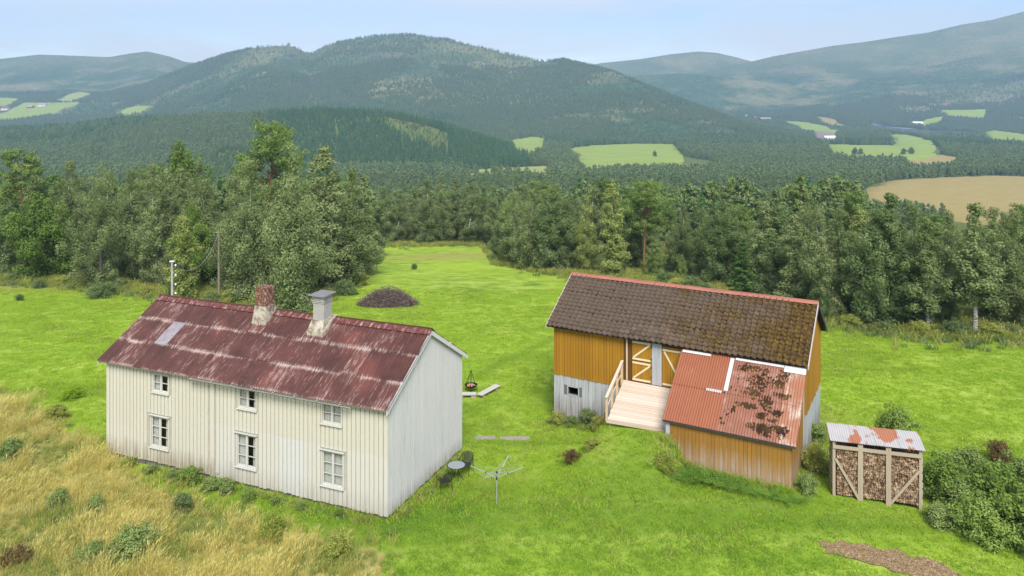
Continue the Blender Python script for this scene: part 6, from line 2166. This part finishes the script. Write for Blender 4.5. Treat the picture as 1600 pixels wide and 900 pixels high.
# tall straw on the bank
n = 9000
sx_ = rg_.uniform(-36, -2, n * 3); sy_ = rg_.uniform(20, 44, n * 3)
k = inside_poly(sx_, sy_, STRAW) & ~in_building(sx_, sy_) & (np.abs(sx_ / sy_) < .93)
sx_, sy_ = sx_[k], sy_[k]
sx_ = sx_ + rg_.normal(0, .45, len(sx_)); sy_ = sy_ + rg_.normal(0, .45, len(sx_))
k = ~in_building(sx_, sy_)
sx_, sy_ = sx_[k], sy_[k]
pn = fbm(sx_ / 3.0, sy_ / 3.0, 3, 14)
ix = np.where(pn + rg_.normal(0, .35, len(sx_)) > -.16, rg_.integers(3, 5, len(sx_)), rg_.integers(0, 3, len(sx_)))
straw_protos = [tuft(1, 46, .92, .010, .28, (.16, .02), L_STRAW, .6, .6), tuft(2, 46, .75, .010, .30, (.10, .06), L_STRAW, .7, .5), tuft(3, 40, 1.1, .010, .22, (.22, 0), L_STRAW, .5, .7),
                tuft(4, 40, .50, .018, .30, (.05, 0), L_RGRASS, .8), tuft(5, 34, .40, .022, .30, (0, .05), L_WEED, .9)]
edge_d = np.minimum(1.0, .45 + .12 * np.abs(wood_line(sx_, sy_) * 0 + pn * 2))
scatter('straw_grass', np.stack([sx_, sy_, terrain(sx_, sy_)], 1), rg_.uniform(.5, 1.0, len(sx_)) * (0.75 + .45 * fbm(sx_ / 1.6, sy_ / 1.6, 2, 44)), rg_.normal(0, .5, len(sx_)) + 1.2 * fbm(sx_ / 2.5, sy_ / 2.5, 2, 45), ix, straw_protos, 'tall straw-coloured grass on the bank in front of the house', 'grass')
# mown lawn
n = 165000
y = (19 ** 1.2 + rg_.uniform(0, 1, n) * (78 ** 1.2 - 19 ** 1.2)) ** (1 / 1.2)
x = rg_.uniform(-.93, .93, n) * y
k = (y < wood_line(x, y) - .5) & ~inside_poly(x, y, STRAW) & ~in_building(x, y) & ~inside_poly(x + rg_.normal(0, .22, n), y + rg_.normal(0, .22, n), SOIL)
x, y = x[k], y[k]
lawn_protos = [tuft(11, 34, .085, .016, .22, (.1, 0), L_GRASS, 1.0), tuft(12, 34, .070, .017, .24, (0, .1), L_GRASS, 1.0), tuft(13, 26, .12, .015, .16, (.1, .1), L_GRASS, 1.0), tuft(14, 26, .14, .013, .18, (0, .1), L_RGRASS, 1.0),
               tuft(15, 34, .085, .016, .22, (.1, 0), L_LUSH, 1.0), tuft(16, 34, .070, .017, .24, (0, .1), L_LUSH, 1.0), tuft(17, 26, .12, .015, .16, (.1, .1), L_LUSH, 1.0)]
pn = fbm(x / 4, y / 4, 3, 33)
lush = rg_.uniform(0, 1, len(x)) < sm((44 - y + 14 * fbm(x / 9, y / 9, 3, 71)) / 20 - .42)      # the garden round the houses is lusher than the hay field
ix = np.where(rg_.uniform(0, 1, len(x)) < .03 + .16 * sm((pn - .05) / .5) * np.where(lush, .5, 1), 3, rg_.integers(0, 3, len(x)) + 4 * lush)
scatter('lawn_grass', np.stack([x, y, terrain(x, y)], 1), rg_.uniform(.55, 1.3, len(x)) * (1 + .35 * sm((pn - .1) / .4)) * (1 + .25 * sm((fbm(x / 1.3, y / 1.3, 2, 52) - .2) / .4)), rg_.uniform(0, 6.28, len(x)), ix, lawn_protos, 'short bright green grass of the mown lawn', 'grass')
# rough grass under and along the wood
n = 9000
a = rg_.uniform(-.72, .72, n); yl = np.interp(a, LINE_A, LINE_Y)
y = yl + rg_.normal(1.0, 2.2, n); x = a * y
und = [tuft(21, 40, .65, .028, .38, (.05, 0), L_RGRASS, .9, .3), tuft(22, 34, .75, .026, .36, (.08, 0), L_RGRASS, .8, .4), tuft(23, 30, .5, .05, .4, (0, 0), L_DARK, 1.0)]
scatter('wood_edge_grass', np.stack([x, y, terrain(x, y)], 1), rg_.uniform(.6, 1.3, n), rg_.uniform(0, 6.28, n), rg_.integers(0, 3, n), und, 'long rough grass and herbs along the foot of the wood', 'grass')
# longer tufts round the walls
pts = []
for (f_, u0, u1, t) in ((house_world, .3, 15.5, .05), (barn_world, .2, 4.4, .1), (barn_world, 7.4, 12.7, -2.95)):
    for q in rg_.uniform(0, 1, 160):
        pts.append(f_(u0 + (u1 - u0) * q, t - abs(rg_.normal(0, .25))))
for q in rg_.uniform(0, 1, 120):
    pts.append(house_world(15.68 + abs(rg_.normal(0, .15)), .2 + 6.6 * q))
    pts.append(barn_world(12.95 + abs(rg_.normal(0, .3)), -2.6 + 8.6 * q))
pts = np.array(pts)
wallg = [tuft(31, 30, .32, .018, .20, (.05, 0), L_RGRASS, .9), tuft(32, 30, .28, .020, .22, (0, 0), L_GRASS, .9), tuft(33, 24, .22, .035, .2, (0, 0), L_WEED, 1.0)]
scatter('wall_foot_grass', np.stack([pts[:, 0], pts[:, 1], terrain(pts[:, 0], pts[:, 1])], 1), rg_.uniform(.5, 1.3, len(pts)), rg_.uniform(0, 6.28, len(pts)), rg_.integers(0, 3, len(pts)), wallg, 'uncut grass along the foot of the buildings', 'grass')
